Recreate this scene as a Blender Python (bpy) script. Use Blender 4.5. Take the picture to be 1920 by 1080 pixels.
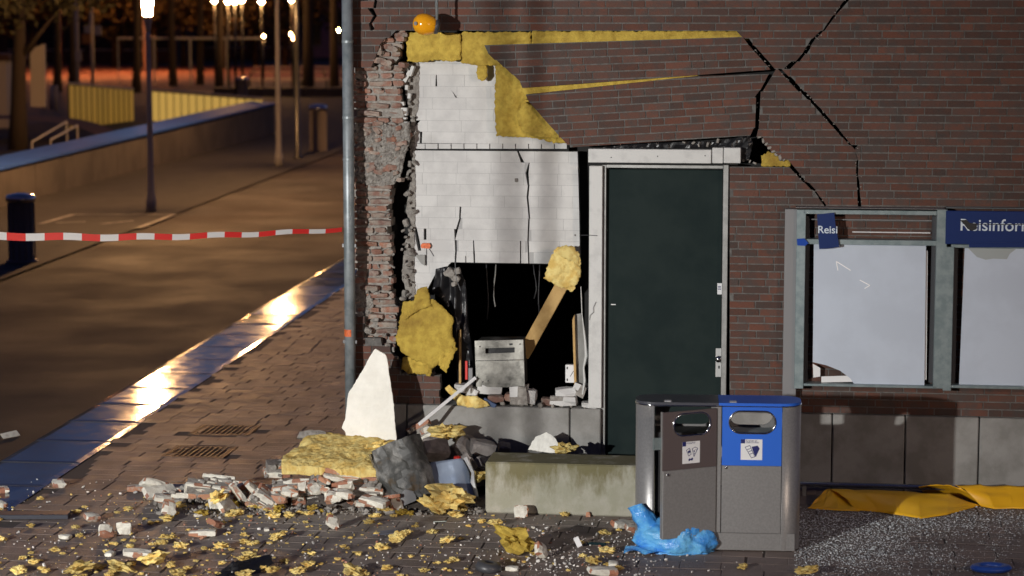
import bpy, bmesh, math, random
from mathutils import Vector, Matrix, noise
R = math.radians
for o in list(bpy.data.objects): bpy.data.objects.remove(o)
scn = bpy.context.scene
COL = scn.collection

# ------------------------------------------------------------------ camera
FPX, HCAM = 4200.0, 3.94                      # focal length in photo pixels, eye height
TH = math.atan(510 / FPX)                     # pitch down
cam_d = bpy.data.cameras.new('camera'); cam = bpy.data.objects.new('camera', cam_d); COL.objects.link(cam)
cam.location = (0, 0, HCAM); cam.rotation_euler = (math.pi / 2 - TH, 0, 0)
cam_d.sensor_width = 36; cam_d.lens = FPX / 1920 * 36
cam_d.clip_start = 0.1; cam_d.clip_end = 2000
cam_d.dof.use_dof = True; cam_d.dof.focus_distance = 18.2; cam_d.dof.aperture_fstop = 1.8
scn.camera = cam

# ------------------------------------------------------------------ dusk sky
world = bpy.data.worlds.new('World'); scn.world = world; world.use_nodes = True
wn = world.node_tree.nodes; wl = world.node_tree.links
wn.clear()
sky = wn.new('ShaderNodeTexSky'); sky.sky_type = 'NISHITA'; sky.sun_disc = False
sky.sun_elevation = R(-3.0); sky.sun_rotation = R(20); sky.air_density = 1.0; sky.dust_density = 0.6; sky.ozone_density = 3.0
bg = wn.new('ShaderNodeBackground'); bg.inputs['Strength'].default_value = 0.85
wo = wn.new('ShaderNodeOutputWorld')
wl.new(sky.outputs[0], bg.inputs[0]); wl.new(bg.outputs[0], wo.inputs[0])
FLOOD_POWER = 13300
FLOOD_POS = Vector((-10.9, -0.4, 4.05))
scn.view_settings.view_transform = 'Standard'; scn.view_settings.look = 'None'
scn.view_settings.gamma = 1; scn.view_settings.exposure = 0.35; scn.view_settings.use_curve_mapping = False

# ------------------------------------------------------------------ measuring: photo pixel -> place
def ray(px, py):
    u = (px - 960) / FPX; v = (540 - py) / FPX
    return Vector((u, math.cos(TH) + v * math.sin(TH), -math.sin(TH) + v * math.cos(TH)))
def gp(px, py, z=0.0):
    d = ray(px, py); t = (z - HCAM) / d.z
    return Vector((0, 0, HCAM)) + d * t
def at(px, py, D):
    d = ray(px, py); return Vector((0, 0, HCAM)) + d * (D / d.y)
PSI = R(7.6)
WO = gp(1200, 908)
WA = Vector((math.cos(PSI), -math.sin(PSI), 0)); WB = Vector((math.sin(PSI), math.cos(PSI), 0))
def wp(px, py, n=0.0):
    """facade coordinates (s along wall, z up) of a pixel on the plane n metres in front of the facade"""
    d = ray(px, py); o = Vector((0, 0, HCAM))
    t = (-n - (o - WO).dot(WB)) / d.dot(WB); p = o + d * t
    return ((p - WO).dot(WA), p.z)
def wps(pts, n=0.0): return [wp(x, y, n) for x, y in pts]
PX = 1 / 223.0                                 # about one pixel in metres on the facade

# ------------------------------------------------------------------ mesh building
class MB:
    def __init__(s): s.v = []; s.f = []; s.m = []; s.tone = []
    def add(s, vs, fs, mi=0, tone=0.0):
        b = len(s.v); s.v += [tuple(v) for v in vs]
        for f in fs: s.f.append(tuple(b + i for i in f)); s.m.append(mi); s.tone.append(tone)
    def box(s, x0, x1, y0, y1, z0, z1, mi=0, tone=0.0, M=None):
        vs = [(x, y, z) for z in (z0, z1) for y in (y0, y1) for x in (x0, x1)]
        if M is not None: vs = [M @ Vector(v) for v in vs]
        s.add(vs, [(0,2,3,1),(4,5,7,6),(0,1,5,4),(2,6,7,3),(0,4,6,2),(1,3,7,5)], mi, tone)
    def bbox(s, x0, x1, y0, y1, z0, z1, b=.004, mi=0):
        """box with chamfered edges"""
        vs = []; X = (x0, x1); Y = (y0, y1); Z = (z0, z1); sg = (1, -1)
        idx = {}
        for i in (0,1):
            for j in (0,1):
                for k in (0,1):
                    x, y, z = X[i], Y[j], Z[k]
                    idx[i,j,k,0] = len(vs); vs.append((x, y + sg[j]*b, z + sg[k]*b))
                    idx[i,j,k,1] = len(vs); vs.append((x + sg[i]*b, y, z + sg[k]*b))
                    idx[i,j,k,2] = len(vs); vs.append((x + sg[i]*b, y + sg[j]*b, z))
        F = []
        for i in (0,1):
            q = [idx[i,0,0,0], idx[i,1,0,0], idx[i,1,1,0], idx[i,0,1,0]]; F.append(q)
            q = [idx[0,i,0,1], idx[1,i,0,1], idx[1,i,1,1], idx[0,i,1,1]]; F.append(q)
            q = [idx[0,0,i,2], idx[1,0,i,2], idx[1,1,i,2], idx[0,1,i,2]]; F.append(q)
        for a in (0,1):
            for c in (0,1):
                F.append([idx[a,c,0,0], idx[a,c,1,0], idx[a,c,1,1], idx[a,c,0,1]])
                F.append([idx[a,0,c,0], idx[a,1,c,0], idx[a,1,c,2], idx[a,0,c,2]])
                F.append([idx[0,a,c,1], idx[1,a,c,1], idx[1,a,c,2], idx[0,a,c,2]])
        for i in (0,1):
            for j in (0,1):
                for k in (0,1): F.append([idx[i,j,k,0], idx[i,j,k,1], idx[i,j,k,2]])
        s.add(vs, F, mi)
    def prism(s, poly, y0, y1, mi=0, tone=0.0):
        """polygon in (x, z) extruded from y0 to y1"""
        n = len(poly)
        vs = [(x, y0, z) for x, z in poly] + [(x, y1, z) for x, z in poly]
        fs = [tuple(range(n)), tuple(range(2*n-1, n-1, -1))] + [(i, (i+1) % n, n + (i+1) % n, n + i) for i in range(n)]
        s.add(vs, fs, mi, tone)
    def prismz(s, poly, z0, z1, mi=0, tone=0.0):
        n = len(poly)
        vs = [(x, y, z0) for x, y in poly] + [(x, y, z1) for x, y in poly]
        fs = [tuple(range(n-1, -1, -1)), tuple(range(n, 2*n))] + [(i, (i+1) % n, n + (i+1) % n, n + i) for i in range(n)]
        s.add(vs, fs, mi, tone)
    def tube(s, pts, r, n=10, mi=0, cap=True):
        pts = [Vector(p) for p in pts]; rs = r if isinstance(r, (list, tuple)) else [r] * len(pts)
        vs = []; prev = None
        for i, p in enumerate(pts):
            t = (pts[min(i+1, len(pts)-1)] - pts[max(i-1, 0)]).normalized()
            u = prev if prev is not None else (Vector((0,0,1)) if abs(t.z) < .9 else Vector((1,0,0)))
            u = (u - t * u.dot(t)).normalized(); prev = u; w = t.cross(u)
            for k in range(n):
                a = 2*math.pi*k/n; vs.append(p + (u*math.cos(a) + w*math.sin(a)) * rs[i])
        fs = [(i*n+k, i*n+(k+1)%n, (i+1)*n+(k+1)%n, (i+1)*n+k) for i in range(len(pts)-1) for k in range(n)]
        if cap: fs += [tuple(range(n-1,-1,-1)), tuple((len(pts)-1)*n+k for k in range(n))]
        s.add(vs, fs, mi)
    def lathe(s, prof, n=20, c=(0,0,0), mi=0):
        vs = [(c[0]+r*math.cos(2*math.pi*k/n), c[1]+r*math.sin(2*math.pi*k/n), c[2]+z) for r, z in prof for k in range(n)]
        m = len(prof)
        fs = [(i*n+k, i*n+(k+1)%n, (i+1)*n+(k+1)%n, (i+1)*n+k) for i in range(m-1) for k in range(n)]
        fs += [tuple(range(n-1,-1,-1)), tuple((m-1)*n+k for k in range(n))]
        s.add(vs, fs, mi)
    def grid(s, P, nu, nv, mi=0):
        vs = [P(i/(nu-1), j/(nv-1)) for i in range(nu) for j in range(nv)]
        s.add(vs, [(i*nv+j, (i+1)*nv+j, (i+1)*nv+j+1, i*nv+j+1) for i in range(nu-1) for j in range(nv-1)], mi)
    def mesh(s, name, mats, smooth=False):
        me = bpy.data.meshes.new(name); me.from_pydata(s.v, [], s.f)
        for m in (mats if isinstance(mats, (list, tuple)) else [mats]): me.materials.append(m)
        me.polygons.foreach_set('material_index', s.m)
        if any(s.tone):
            a = me.attributes.new('tone', 'FLOAT', 'FACE'); a.data.foreach_set('value', s.tone)
        if smooth: me.polygons.foreach_set('use_smooth', [True] * len(s.f))
        bm = bmesh.new(); bm.from_mesh(me); bmesh.ops.recalc_face_normals(bm, faces=bm.faces); bm.to_mesh(me); bm.free()
        me.update(); return me
    def build(s, name, mats, parent=None, smooth=False):
        return link(name, s.mesh(name, mats, smooth), parent)
def link(name, me, parent=None, M=None):
    o = bpy.data.objects.new(name, me); COL.objects.link(o)
    if parent is not None: o.parent = parent
    if M is not None: o.matrix_local = M
    return o
def tag(o, label, cat, group=None):
    o['label'] = label; o['category'] = cat
    if group: o['group'] = group
    return o
def thing(name, label, cat, loc=(0,0,0), rz=0.0, group=None, rot=None):
    o = bpy.data.objects.new(name, None); COL.objects.link(o); o.empty_display_size = .1
    o.location = loc; o.rotation_euler = rot if rot else (0, 0, rz)
    return tag(o, label, cat, group)
def wthing(name, label, cat, group=None): return thing(name, label, cat, WO, -PSI, group)
def struct(o): o['kind'] = 'structure'; return o
def stuff(o): o['kind'] = 'stuff'; return o
WM = Matrix.Translation(WO) @ Matrix.Rotation(-PSI, 4, 'Z')

def pip(poly, x, z):
    c = False; j = len(poly) - 1
    for i in range(len(poly)):
        xi, zi = poly[i]; xj, zj = poly[j]
        if (zi > z) != (zj > z) and x < (xj-xi)*(z-zi)/(zj-zi)+xi: c = not c
        j = i
    return c
def near(poly, x, z):
    best = (1e9, x, z)
    for i in range(len(poly)):
        ax, az = poly[i]; bx, bz = poly[(i+1) % len(poly)]
        dx, dz = bx-ax, bz-az; L = dx*dx+dz*dz or 1e-9
        t = max(0, min(1, ((x-ax)*dx+(z-az)*dz)/L)); qx, qz = ax+t*dx, az+t*dz
        d = math.hypot(x-qx, z-qz)
        if d < best[0]: best = (d, qx, qz)
    return best
def slab(poly, th, cell, amp=.01, seed=0, edge=.4, y=0.0, bend=None, freq=6.0, rag=0.0):
    """irregular sheet of real thickness: polygon in (x, z), front towards -y; rounded, uneven faces"""
    mb = MB(); xs = [p[0] for p in poly]; zs = [p[1] for p in poly]
    x0, z0 = min(xs)-cell, min(zs)-cell; nx = int((max(xs)-x0)/cell)+2; nz = int((max(zs)-z0)/cell)+2
    ins = [[pip(poly, x0+(i+.5)*cell, z0+(j+.5)*cell) for j in range(nz)] for i in range(nx)]
    cnt = {}
    for i in range(nx):
        for j in range(nz):
            if ins[i][j]:
                for a in ((i,j),(i+1,j),(i+1,j+1),(i,j+1)): cnt[a] = cnt.get(a, 0) + 1
    ids = {}; V = []
    off = Vector((seed*7.31, seed*3.17, seed*1.7))
    for (i, j), c in cnt.items():
        x, z = x0+i*cell, z0+j*cell; d, qx, qz = near(poly, x, z)
        if c < 4 and d < 1.3*cell: x, z = qx, qz; d = 0
        if c < 4 and rag:
            x += rag*(noise.noise(Vector((x*40, z*40, seed)))); z += rag*noise.noise(Vector((x*40, z*40, seed+9)))
        k = edge + (1-edge)*min(1, d/(th*.6+1e-6)) if c == 4 else edge
        nf = noise.noise(Vector((x*freq, z*freq, 0))+off)*amp + noise.noise(Vector((x*freq*3, z*freq*3, 5))+off)*amp*.45
        nf += noise.noise(Vector((x*freq*7, z*freq*7, 8))+off)*amp*.3
        nb = noise.noise(Vector((x*freq, z*freq, 11))+off)*amp
        b = bend(x, z) if bend else 0
        ids[i,j] = len(V)//2
        V.append((x, y - th/2*k + nf + b, z)); V.append((x, y + th/2*k + nb + b, z))
    F = []; edges = {}
    for i in range(nx):
        for j in range(nz):
            if ins[i][j]:
                q = [ids[a] for a in ((i,j),(i+1,j),(i+1,j+1),(i,j+1))]
                F.append(tuple(2*a for a in q)); F.append(tuple(2*a+1 for a in reversed(q)))
                for a, b in zip(q, q[1:]+q[:1]): edges[a,b] = 1
    for a, b in edges:
        if (b, a) not in edges: F.append((2*b, 2*a, 2*a+1, 2*b+1))
    mb.add(V, F); return mb

# ------------------------------------------------------------------ materials
MATS = {}
def M(name, col, rough=.8, col2=None, scale=6, bump=.15, bscale=40, metal=0.0, spec=.5, emit=None, es=1.0, rnd=0.0, hue=None, lo=.4, hi=.6, rough2=None, alpha=None, trans=0.0, third=None, tscale=2.0, tlo=.55, thi=.65):
    m = bpy.data.materials.new(name); m.use_nodes = True; nt = m.node_tree; N = nt.nodes; L = nt.links
    b = N['Principled BSDF']
    b.inputs['Base Color'].default_value = (*col, 1); b.inputs['Roughness'].default_value = rough
    b.inputs['Metallic'].default_value = metal; b.inputs['Specular IOR Level'].default_value = spec
    if trans: b.inputs['Transmission Weight'].default_value = trans
    geo = N.new('ShaderNodeNewGeometry')
    def nz(sc, det=5):
        n = N.new('ShaderNodeTexNoise'); n.inputs['Scale'].default_value = sc; n.inputs['Detail'].default_value = det
        n.inputs['Roughness'].default_value = .6; L.new(geo.outputs['Position'], n.inputs['Vector']); return n
    def rng(src, a, c, d0=0.0, d1=1.0):
        r = N.new('ShaderNodeMapRange'); r.inputs['From Min'].default_value = a; r.inputs['From Max'].default_value = c
        r.inputs['To Min'].default_value = d0; r.inputs['To Max'].default_value = d1; L.new(src, r.inputs['Value']); return r.outputs[0]
    def mix(fac, a, c):
        x = N.new('ShaderNodeMix'); x.data_type = 'RGBA'; L.new(fac, x.inputs[0])
        for s, v in ((x.inputs[6], a), (x.inputs[7], c)):
            if isinstance(v, tuple): s.default_value = (*v, 1)
            else: L.new(v, s)
        return x.outputs[2]
    cur = None
    if rnd or hue:
        oi = N.new('ShaderNodeObjectInfo'); at_ = N.new('ShaderNodeAttribute'); at_.attribute_name = 'tone'
        ad = N.new('ShaderNodeMath'); ad.operation = 'ADD'; L.new(oi.outputs['Random'], ad.inputs[0]); L.new(at_.outputs['Fac'], ad.inputs[1])
        fr = N.new('ShaderNodeMath'); fr.operation = 'FRACT'; L.new(ad.outputs[0], fr.inputs[0]); rv = fr.outputs[0]
    if hue:
        cr = N.new('ShaderNodeValToRGB'); cr.color_ramp.interpolation = 'LINEAR'
        e = cr.color_ramp.elements; e[0].color = (*hue[0], 1); e[1].color = (*hue[-1], 1)
        for i, h in enumerate(hue[1:-1]):
            q = e.new((i+1)/(len(hue)-1)); q.color = (*h, 1)
        L.new(rv, cr.inputs[0]); cur = cr.outputs[0]
    if col2:
        n = nz(scale); cur = mix(rng(n.outputs['Fac'], lo, hi), cur if cur is not None else col, col2)
    if third:
        n = nz(tscale, 8); cur = mix(rng(n.outputs['Fac'], tlo, thi), cur if cur is not None else col, third)
    if rnd:
        hs = N.new('ShaderNodeHueSaturation'); 
        if cur is None: hs.inputs['Color'].default_value = (*col, 1)
        else: L.new(cur, hs.inputs['Color'])
        f2 = N.new('ShaderNodeMath'); f2.operation = 'MULTIPLY'; f2.inputs[1].default_value = 7.13; L.new(rv, f2.inputs[0])
        f3 = N.new('ShaderNodeMath'); f3.operation = 'FRACT'; L.new(f2.outputs[0], f3.inputs[0])
        L.new(rng(f3.outputs[0], 0, 1, 1-rnd, 1+rnd), hs.inputs['Value']); cur = hs.outputs[0]
    if cur is not None: L.new(cur, b.inputs['Base Color'])
    if rough2 is not None:
        n = nz(scale*1.7); L.new(rng(n.outputs['Fac'], .35, .65, rough, rough2), b.inputs['Roughness'])
    if bump:
        n = nz(bscale, 6); bp = N.new('ShaderNodeBump'); bp.inputs['Strength'].default_value = bump; bp.inputs['Distance'].default_value = .02
        L.new(n.outputs['Fac'], bp.inputs['Height']); L.new(bp.outputs[0], b.inputs['Normal'])
    if emit: b.inputs['Emission Color'].default_value = (*emit, 1); b.inputs['Emission Strength'].default_value = es
    if alpha is not None: b.inputs['Alpha'].default_value = alpha
    MATS[name] = m; return m

m_brick = M('brick_red_brown', (.1,.05,.04), .85, col2=(.06,.049,.044), scale=9, bump=.25, bscale=90, rnd=.2,
            hue=[(.088,.043,.031),(.115,.047,.031),(.074,.042,.034),(.135,.05,.031),(.094,.046,.034)], lo=.42, hi=.72)
m_mortar = M('mortar_grey', (.15,.143,.134), .95, col2=(.1,.094,.088), scale=20, bump=.3)
m_smear = M('brick_mortar_smeared', (.2,.1,.075), .9, rnd=.2, hue=[(.25,.12,.085),(.28,.145,.105),(.19,.115,.095),(.3,.14,.09)],
            col2=(.33,.28,.235), scale=11, lo=.42, hi=.62, bump=.5, bscale=45)
m_cement = M('broken_mortar', (.33,.31,.28), .95, col2=(.22,.2,.18), scale=25, bump=.6, bscale=50, rnd=.15)
m_block = M('white_limestone_block', (.62,.615,.6), .85, col2=(.53,.525,.515), scale=5, third=(.44,.43,.41), tscale=2.6, tlo=.6, thi=.85, bump=.1, bscale=70, rnd=.03)
m_roomdark = M('room_dark_shade', (.03,.03,.032), .95, bump=.1)  # the room's unlit depth put into a near-black colour
m_dark = M('dark_cavity', (.02,.02,.02), .95, bump=0)  # near-black colour standing in for unlit hollows behind the brickwork
m_plinth = M('plinth_concrete', (.3,.295,.28), .85, col2=(.22,.215,.2), scale=4, bump=.2, bscale=60)
m_insul = M('yellow_insulation', (.57,.41,.08), .95, col2=(.45,.31,.06), scale=16, bump=.5, bscale=90, rnd=.1, third=(.3,.19,.045), tscale=2.8, tlo=.54, thi=.74, spec=.1)
m_insul2 = M('pale_yellow_insulation', (.84,.68,.27), .95, col2=(.68,.47,.14), scale=14, bump=.6, bscale=40, rnd=.25, spec=.1)
m_paint = M('white_painted_timber', (.6,.6,.58), .6, col2=(.42,.42,.41), scale=7, bump=.08, lo=.5, hi=.8)
m_steel = M('grey_steel', (.34,.34,.33), .45, metal=.6, col2=(.27,.27,.26), scale=9, bump=.02)
m_door = M('dark_green_door', (.005,.014,.014), .7, spec=.2, col2=(.01,.02,.019), scale=3, bump=.03, bscale=20)
m_alu = M('aluminium_frame', (.3,.36,.37), .4, metal=.5, col2=(.22,.28,.29), scale=12, bump=.03)
m_alug = M('grey_coated_steel', (.21,.21,.215), .5, bump=.02)
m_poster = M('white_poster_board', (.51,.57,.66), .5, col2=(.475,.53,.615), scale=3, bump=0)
m_white = M('white_plaster_board', (.92,.9,.82), .8, col2=(.83,.81,.73), scale=5, bump=.08, bscale=60)
m_blue = M('blue_sign', (.004,.022,.12), .35, bump=0)
m_text = M('sign_lettering', (.6,.68,.75), .5, bump=0)
m_pipe = M('zinc_downpipe', (.3,.33,.345), .45, metal=.35, col2=(.2,.23,.24), scale=9, bump=.05)
m_bin = M('bin_brushed_steel', (.3,.295,.29), .36, metal=.35, col2=(.265,.26,.257), scale=60, bump=.02)
m_bindk = M('bin_inside', (.03,.03,.03), .7, bump=0)
m_binbrown = M('bin_brown_panel', (.095,.073,.072), .5, bump=0)
m_binblue = M('bin_blue_panel', (.02,.13,.62), .45, bump=0)
m_binnavy = M('bin_lid_grey', (.06,.062,.075), .35, bump=0)
m_stick = M('sticker_white', (.75,.75,.75), .5, bump=0)
m_ink = M('sticker_ink', (.01,.015,.12), .5, bump=0)
m_chrome = M('chrome', (.6,.6,.6), .15, metal=1, bump=0)
m_bag = M('blue_plastic_bag', (.06,.3,.78), .16, col2=(.16,.5,.86), scale=9, bump=.5, bscale=30, spec=.6)
m_bench = M('mossy_concrete', (.34,.33,.25), .9, col2=(.42,.4,.33), scale=7, bump=.3, bscale=50, lo=.4, hi=.65)
def add_moss(m, col):
    """moss stain: a ragged band grown along the top edge, running down in tongues"""
    nt = m.node_tree; N = nt.nodes; L = nt.links; b = N['Principled BSDF']; src = b.inputs['Base Color'].links[0].from_socket
    g_ = N.new('ShaderNodeNewGeometry'); sp = N.new('ShaderNodeSeparateXYZ'); L.new(g_.outputs['Position'], sp.inputs[0])
    mp = N.new('ShaderNodeVectorMath'); mp.operation = 'MULTIPLY'; mp.inputs[1].default_value = (1,1,.35); L.new(g_.outputs['Position'], mp.inputs[0])
    nz_ = N.new('ShaderNodeTexNoise'); nz_.inputs['Scale'].default_value = 6; nz_.inputs['Detail'].default_value = 7; nz_.inputs['Roughness'].default_value = .65; L.new(mp.outputs[0], nz_.inputs['Vector'])
    a_ = N.new('ShaderNodeMath'); a_.operation = 'MULTIPLY_ADD'; L.new(sp.outputs['Z'], a_.inputs[0]); a_.inputs[1].default_value = .9; L.new(nz_.outputs['Fac'], a_.inputs[2])
    r_ = N.new('ShaderNodeMapRange'); r_.inputs['From Min'].default_value = .68; r_.inputs['From Max'].default_value = .86; r_.inputs['To Max'].default_value = .85; L.new(a_.outputs[0], r_.inputs['Value'])
    x = N.new('ShaderNodeMix'); x.data_type = 'RGBA'; L.new(r_.outputs[0], x.inputs[0]); L.new(src, x.inputs[6]); x.inputs[7].default_value = (*col,1); L.new(x.outputs[2], b.inputs['Base Color'])
add_moss(m_bench, (.15,.13,.05))
def add_dust(m, c, rx, ry, col):
    """mortar dust settled on the paving around the collapsed wall"""
    nt = m.node_tree; N = nt.nodes; L = nt.links; b = N['Principled BSDF']; src = b.inputs['Base Color'].links[0].from_socket
    g_ = N.new('ShaderNodeNewGeometry'); v = N.new('ShaderNodeVectorMath'); v.operation = 'SUBTRACT'; v.inputs[1].default_value = c; L.new(g_.outputs['Position'], v.inputs[0])
    v2 = N.new('ShaderNodeVectorMath'); v2.operation = 'MULTIPLY'; v2.inputs[1].default_value = (1/rx,1/ry,0); L.new(v.outputs[0], v2.inputs[0])
    ln = N.new('ShaderNodeVectorMath'); ln.operation = 'LENGTH'; L.new(v2.outputs[0], ln.inputs[0])
    nz_ = N.new('ShaderNodeTexNoise'); nz_.inputs['Scale'].default_value = 5; nz_.inputs['Detail'].default_value = 8; nz_.inputs['Roughness'].default_value = .7; L.new(g_.outputs['Position'], nz_.inputs['Vector'])
    a_ = N.new('ShaderNodeMath'); a_.operation = 'SUBTRACT'; L.new(nz_.outputs['Fac'], a_.inputs[0]); L.new(ln.outputs['Value'], a_.inputs[1])
    r_ = N.new('ShaderNodeMapRange'); r_.inputs['From Min'].default_value = -.55; r_.inputs['From Max'].default_value = .45; r_.inputs['To Max'].default_value = .8; L.new(a_.outputs[0], r_.inputs['Value'])
    x = N.new('ShaderNodeMix'); x.data_type = 'RGBA'; L.new(r_.outputs[0], x.inputs[0]); L.new(src, x.inputs[6]); x.inputs[7].default_value = (*col,1); L.new(x.outputs[2], b.inputs['Base Color'])
m_yel = M('orange_yellow_vinyl', (.92,.52,.015), .42, col2=(.88,.46,.015), scale=2, bump=.05, bscale=8)
m_wood = M('raw_timber', (.55,.36,.14), .7, col2=(.45,.28,.1), scale=9, bump=.1)
m_atm = M('scorched_steel', (.42,.41,.37), .5, metal=.45, col2=(.07,.068,.06), scale=5.5, bump=.12, lo=.36, hi=.66)
m_charc = M('scorched_case', (.06,.06,.056), .5, col2=(.24,.235,.22), scale=5, bump=.5, bscale=14, lo=.52, hi=.66, third=(.09,.06,.03), tscale=6)
m_bluemet = M('blue_grey_sheet', (.22,.28,.4), .3, col2=(.3,.36,.46), scale=2.5, bump=.05, metal=.3)
m_black = M('black_plastic', (.012,.012,.014), .5, bump=.1)
m_film = M('black_film', (.012,.012,.014), .35, bump=.3, bscale=10)
m_red = M('red_plastic', (.65,.03,.02), .5, bump=0)
m_orange = M('orange_sticker', (.75,.16,.04), .6, bump=0, col2=(.5,.1,.03), scale=60)
m_camy = M('yellow_gloss', (.85,.36,.01), .15, bump=0)
m_camg = M('dark_grey_plastic', (.06,.06,.065), .4, bump=0)
m_glass = M('glass_crumbs', (.5,.53,.54), .1, bump=0, spec=.8, rnd=.4)
m_asph = M('asphalt', (.046,.037,.032), .72, col2=(.056,.044,.037), scale=.35, bump=.4, bscale=60, rough2=.9, spec=.2)
m_paver = M('brown_paver', (.15,.12,.105), .7, hue=[(.25,.2,.175),(.23,.19,.17),(.27,.205,.175),(.22,.18,.165)], rnd=.06,
            col2=(.19,.15,.13), scale=2, bump=.3, bscale=50, rough2=.55, spec=.35)
add_dust(m_paver, tuple(gp(640,965)), 2.6, 1.5, (.4,.36,.31))
m_grout = M('paving_joint', (.1,.08,.07), .95, bump=.2)
m_kerb = M('polished_kerb_stone', (.05,.052,.06), .07, col2=(.065,.066,.072), scale=3, bump=.012, bscale=50, rough2=.15, spec=1.0, rnd=.1)
m_ground = M('ground_earth', (.05,.042,.036), .85, col2=(.035,.03,.027), scale=.4, bump=.2)
m_grate = M('cast_iron', (.05,.03,.02), .6, metal=.5, col2=(.1,.05,.025), scale=20, bump=.2)
m_glow = M('lamp_glass', (1,.9,.7), .4, emit=(1,.52,.2), es=1500, bump=0)
m_bulb = M('far_lamp_bulb', (1,.8,.5), .4, emit=(1,.5,.17), es=300, bump=0)
m_glow2 = M('plaza_lamp_glass', (1,.9,.8), .4, emit=(1,.78,.62), es=1000, bump=0)
m_post = M('grey_lamp_post', (.45,.43,.4), .55, metal=0, bump=.03)
m_postk = M('black_post', (.012,.012,.012), .35, bump=0)
m_conc = M('ramp_wall_concrete', (.095,.08,.07), .85, col2=(.06,.05,.045), scale=.9, bump=.15)
m_cope = M('blue_coping', (.03,.11,.48), .5, col2=(.025,.09,.4), scale=3, bump=.02)  # even diffuse blue in the base colour, not mirrored from the sky
m_ypan = M('glowing_yellow_panel', (.5,.42,.12), .6, rnd=.3, bump=0, emit=(.85,.52,.12), es=.4)  # weak glow added in the material to brighten the panels
m_ypan2 = M('dim_yellow_panel', (.4,.29,.07), .6, rnd=.3, bump=0, emit=(.8,.45,.08), es=.12)  # fainter added glow for the left screen
m_bark = M('tree_bark', (.04,.028,.02), .95, bump=.5, bscale=20)
m_leaf = M('dark_leaves', (.05,.045,.015), .8, bump=0, rnd=.4)
m_bwall = M('far_facade', (.1,.045,.03), .9, col2=(.06,.03,.022), scale=.3, bump=0)
m_bwall2 = M('far_facade_pink', (.5,.3,.36), .9, bump=0)  # pink cast of the lit facade put into its base colour
m_bglass = M('far_window', (.02,.022,.03), .2, bump=0)
m_offw = M('far_white_paint', (.45,.4,.35), .7, bump=0)
m_road2 = M('red_lit_road', (.14,.065,.05), .8, col2=(.1,.05,.04), scale=.6, bump=.1)  # red glow lying on the road put into its base colour
rng = random.Random(11)
# ================================================================== ground, road, kerb, paving
mb = MB(); mb.add([(-500,-60,-.03),(500,-60,-.03),(500,900,-.03),(-500,900,-.03)], [(0,1,2,3)])
struct(mb.build('ground', m_ground))
# kerb line measured from the photograph: left edge and right edge of the reflective strip
kA, kB = gp(0, 865), gp(640, 485); kC = gp(179, 851)
kdir = (kB - kA).normalized(); kn = Vector((kdir.y, -kdir.x, 0)); kw = (kC - kA).dot(kn)
def kp(t, w): return kA + kdir * t + kn * w
road = MB()
eA, eB = gp(0, 527), gp(492, 340); edir = (eB - eA).normalized()
road.add([kp(-40, 0), kp(0,0), kp(60, 0), kp(110,0), eA + edir*95, eA + edir*40, eA, eA - edir*50], [(0,1,2,3,4,5,6,7)])
road.v = [(x, y, -.012) for x, y, z in road.v]
struct(road.build('road', m_asph))
fp = MB(); fl = Vector((-edir.y, edir.x, 0))
fp.add([eA - edir*50, eA + edir*95, eA + edir*95 + fl*14, eA - edir*50 + fl*14], [(0,1,2,3)])
fp.v = [(x, y, .02) for x, y, z in fp.v]
m_fp = M('far_footpath', (.05,.045,.043), .85, spec=.2, col2=(.04,.036,.034), scale=1.5, bump=.2)
struct(fp.build('far_footpath', m_fp))
# painted loading-bay outline on the far footpath
mk = MB()
def stripe(a, b, w, z=.024):
    d = (b - a).normalized(); n = Vector((-d.y, d.x, 0)) * w / 2
    mk.add([(*(p.xy), z) for p in (a - n, b - n, b + n, a + n)], [(0,1,2,3)])
P1, P2, P3, P4 = gp(75,420,.02), gp(138,402,.02), gp(327,402,.02), gp(258,428,.02)
for a, b in ((P1,P2),(P2,P3),(P3,P4)): stripe(a, b, .12)
stripe(gp(105,418,.02), gp(160,416,.02), .12); stripe(gp(190,420,.02), gp(250,414,.02), .12)
m_mark = M('worn_road_paint', (.28,.26,.24), .7, col2=(.1,.09,.08), scale=4, bump=.1)
struct(mk.build('road_marking', m_mark))

sw = bpy.data.objects.new('sidewalk', None); COL.objects.link(sw); struct(sw)
def sub(name, mbd, mats, parent, smooth=False): return mbd.build(name, mats, parent, smooth)
# grout bed
g = MB(); g.add([kp(-30,kw), kp(70,kw), kp(70,kw+30), kp(-30,kw+30)], [(0,1,2,3)]); g.v = [(x,y,-.006) for x,y,z in g.v]
g.build('joint_bed', m_grout, sw)
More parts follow.
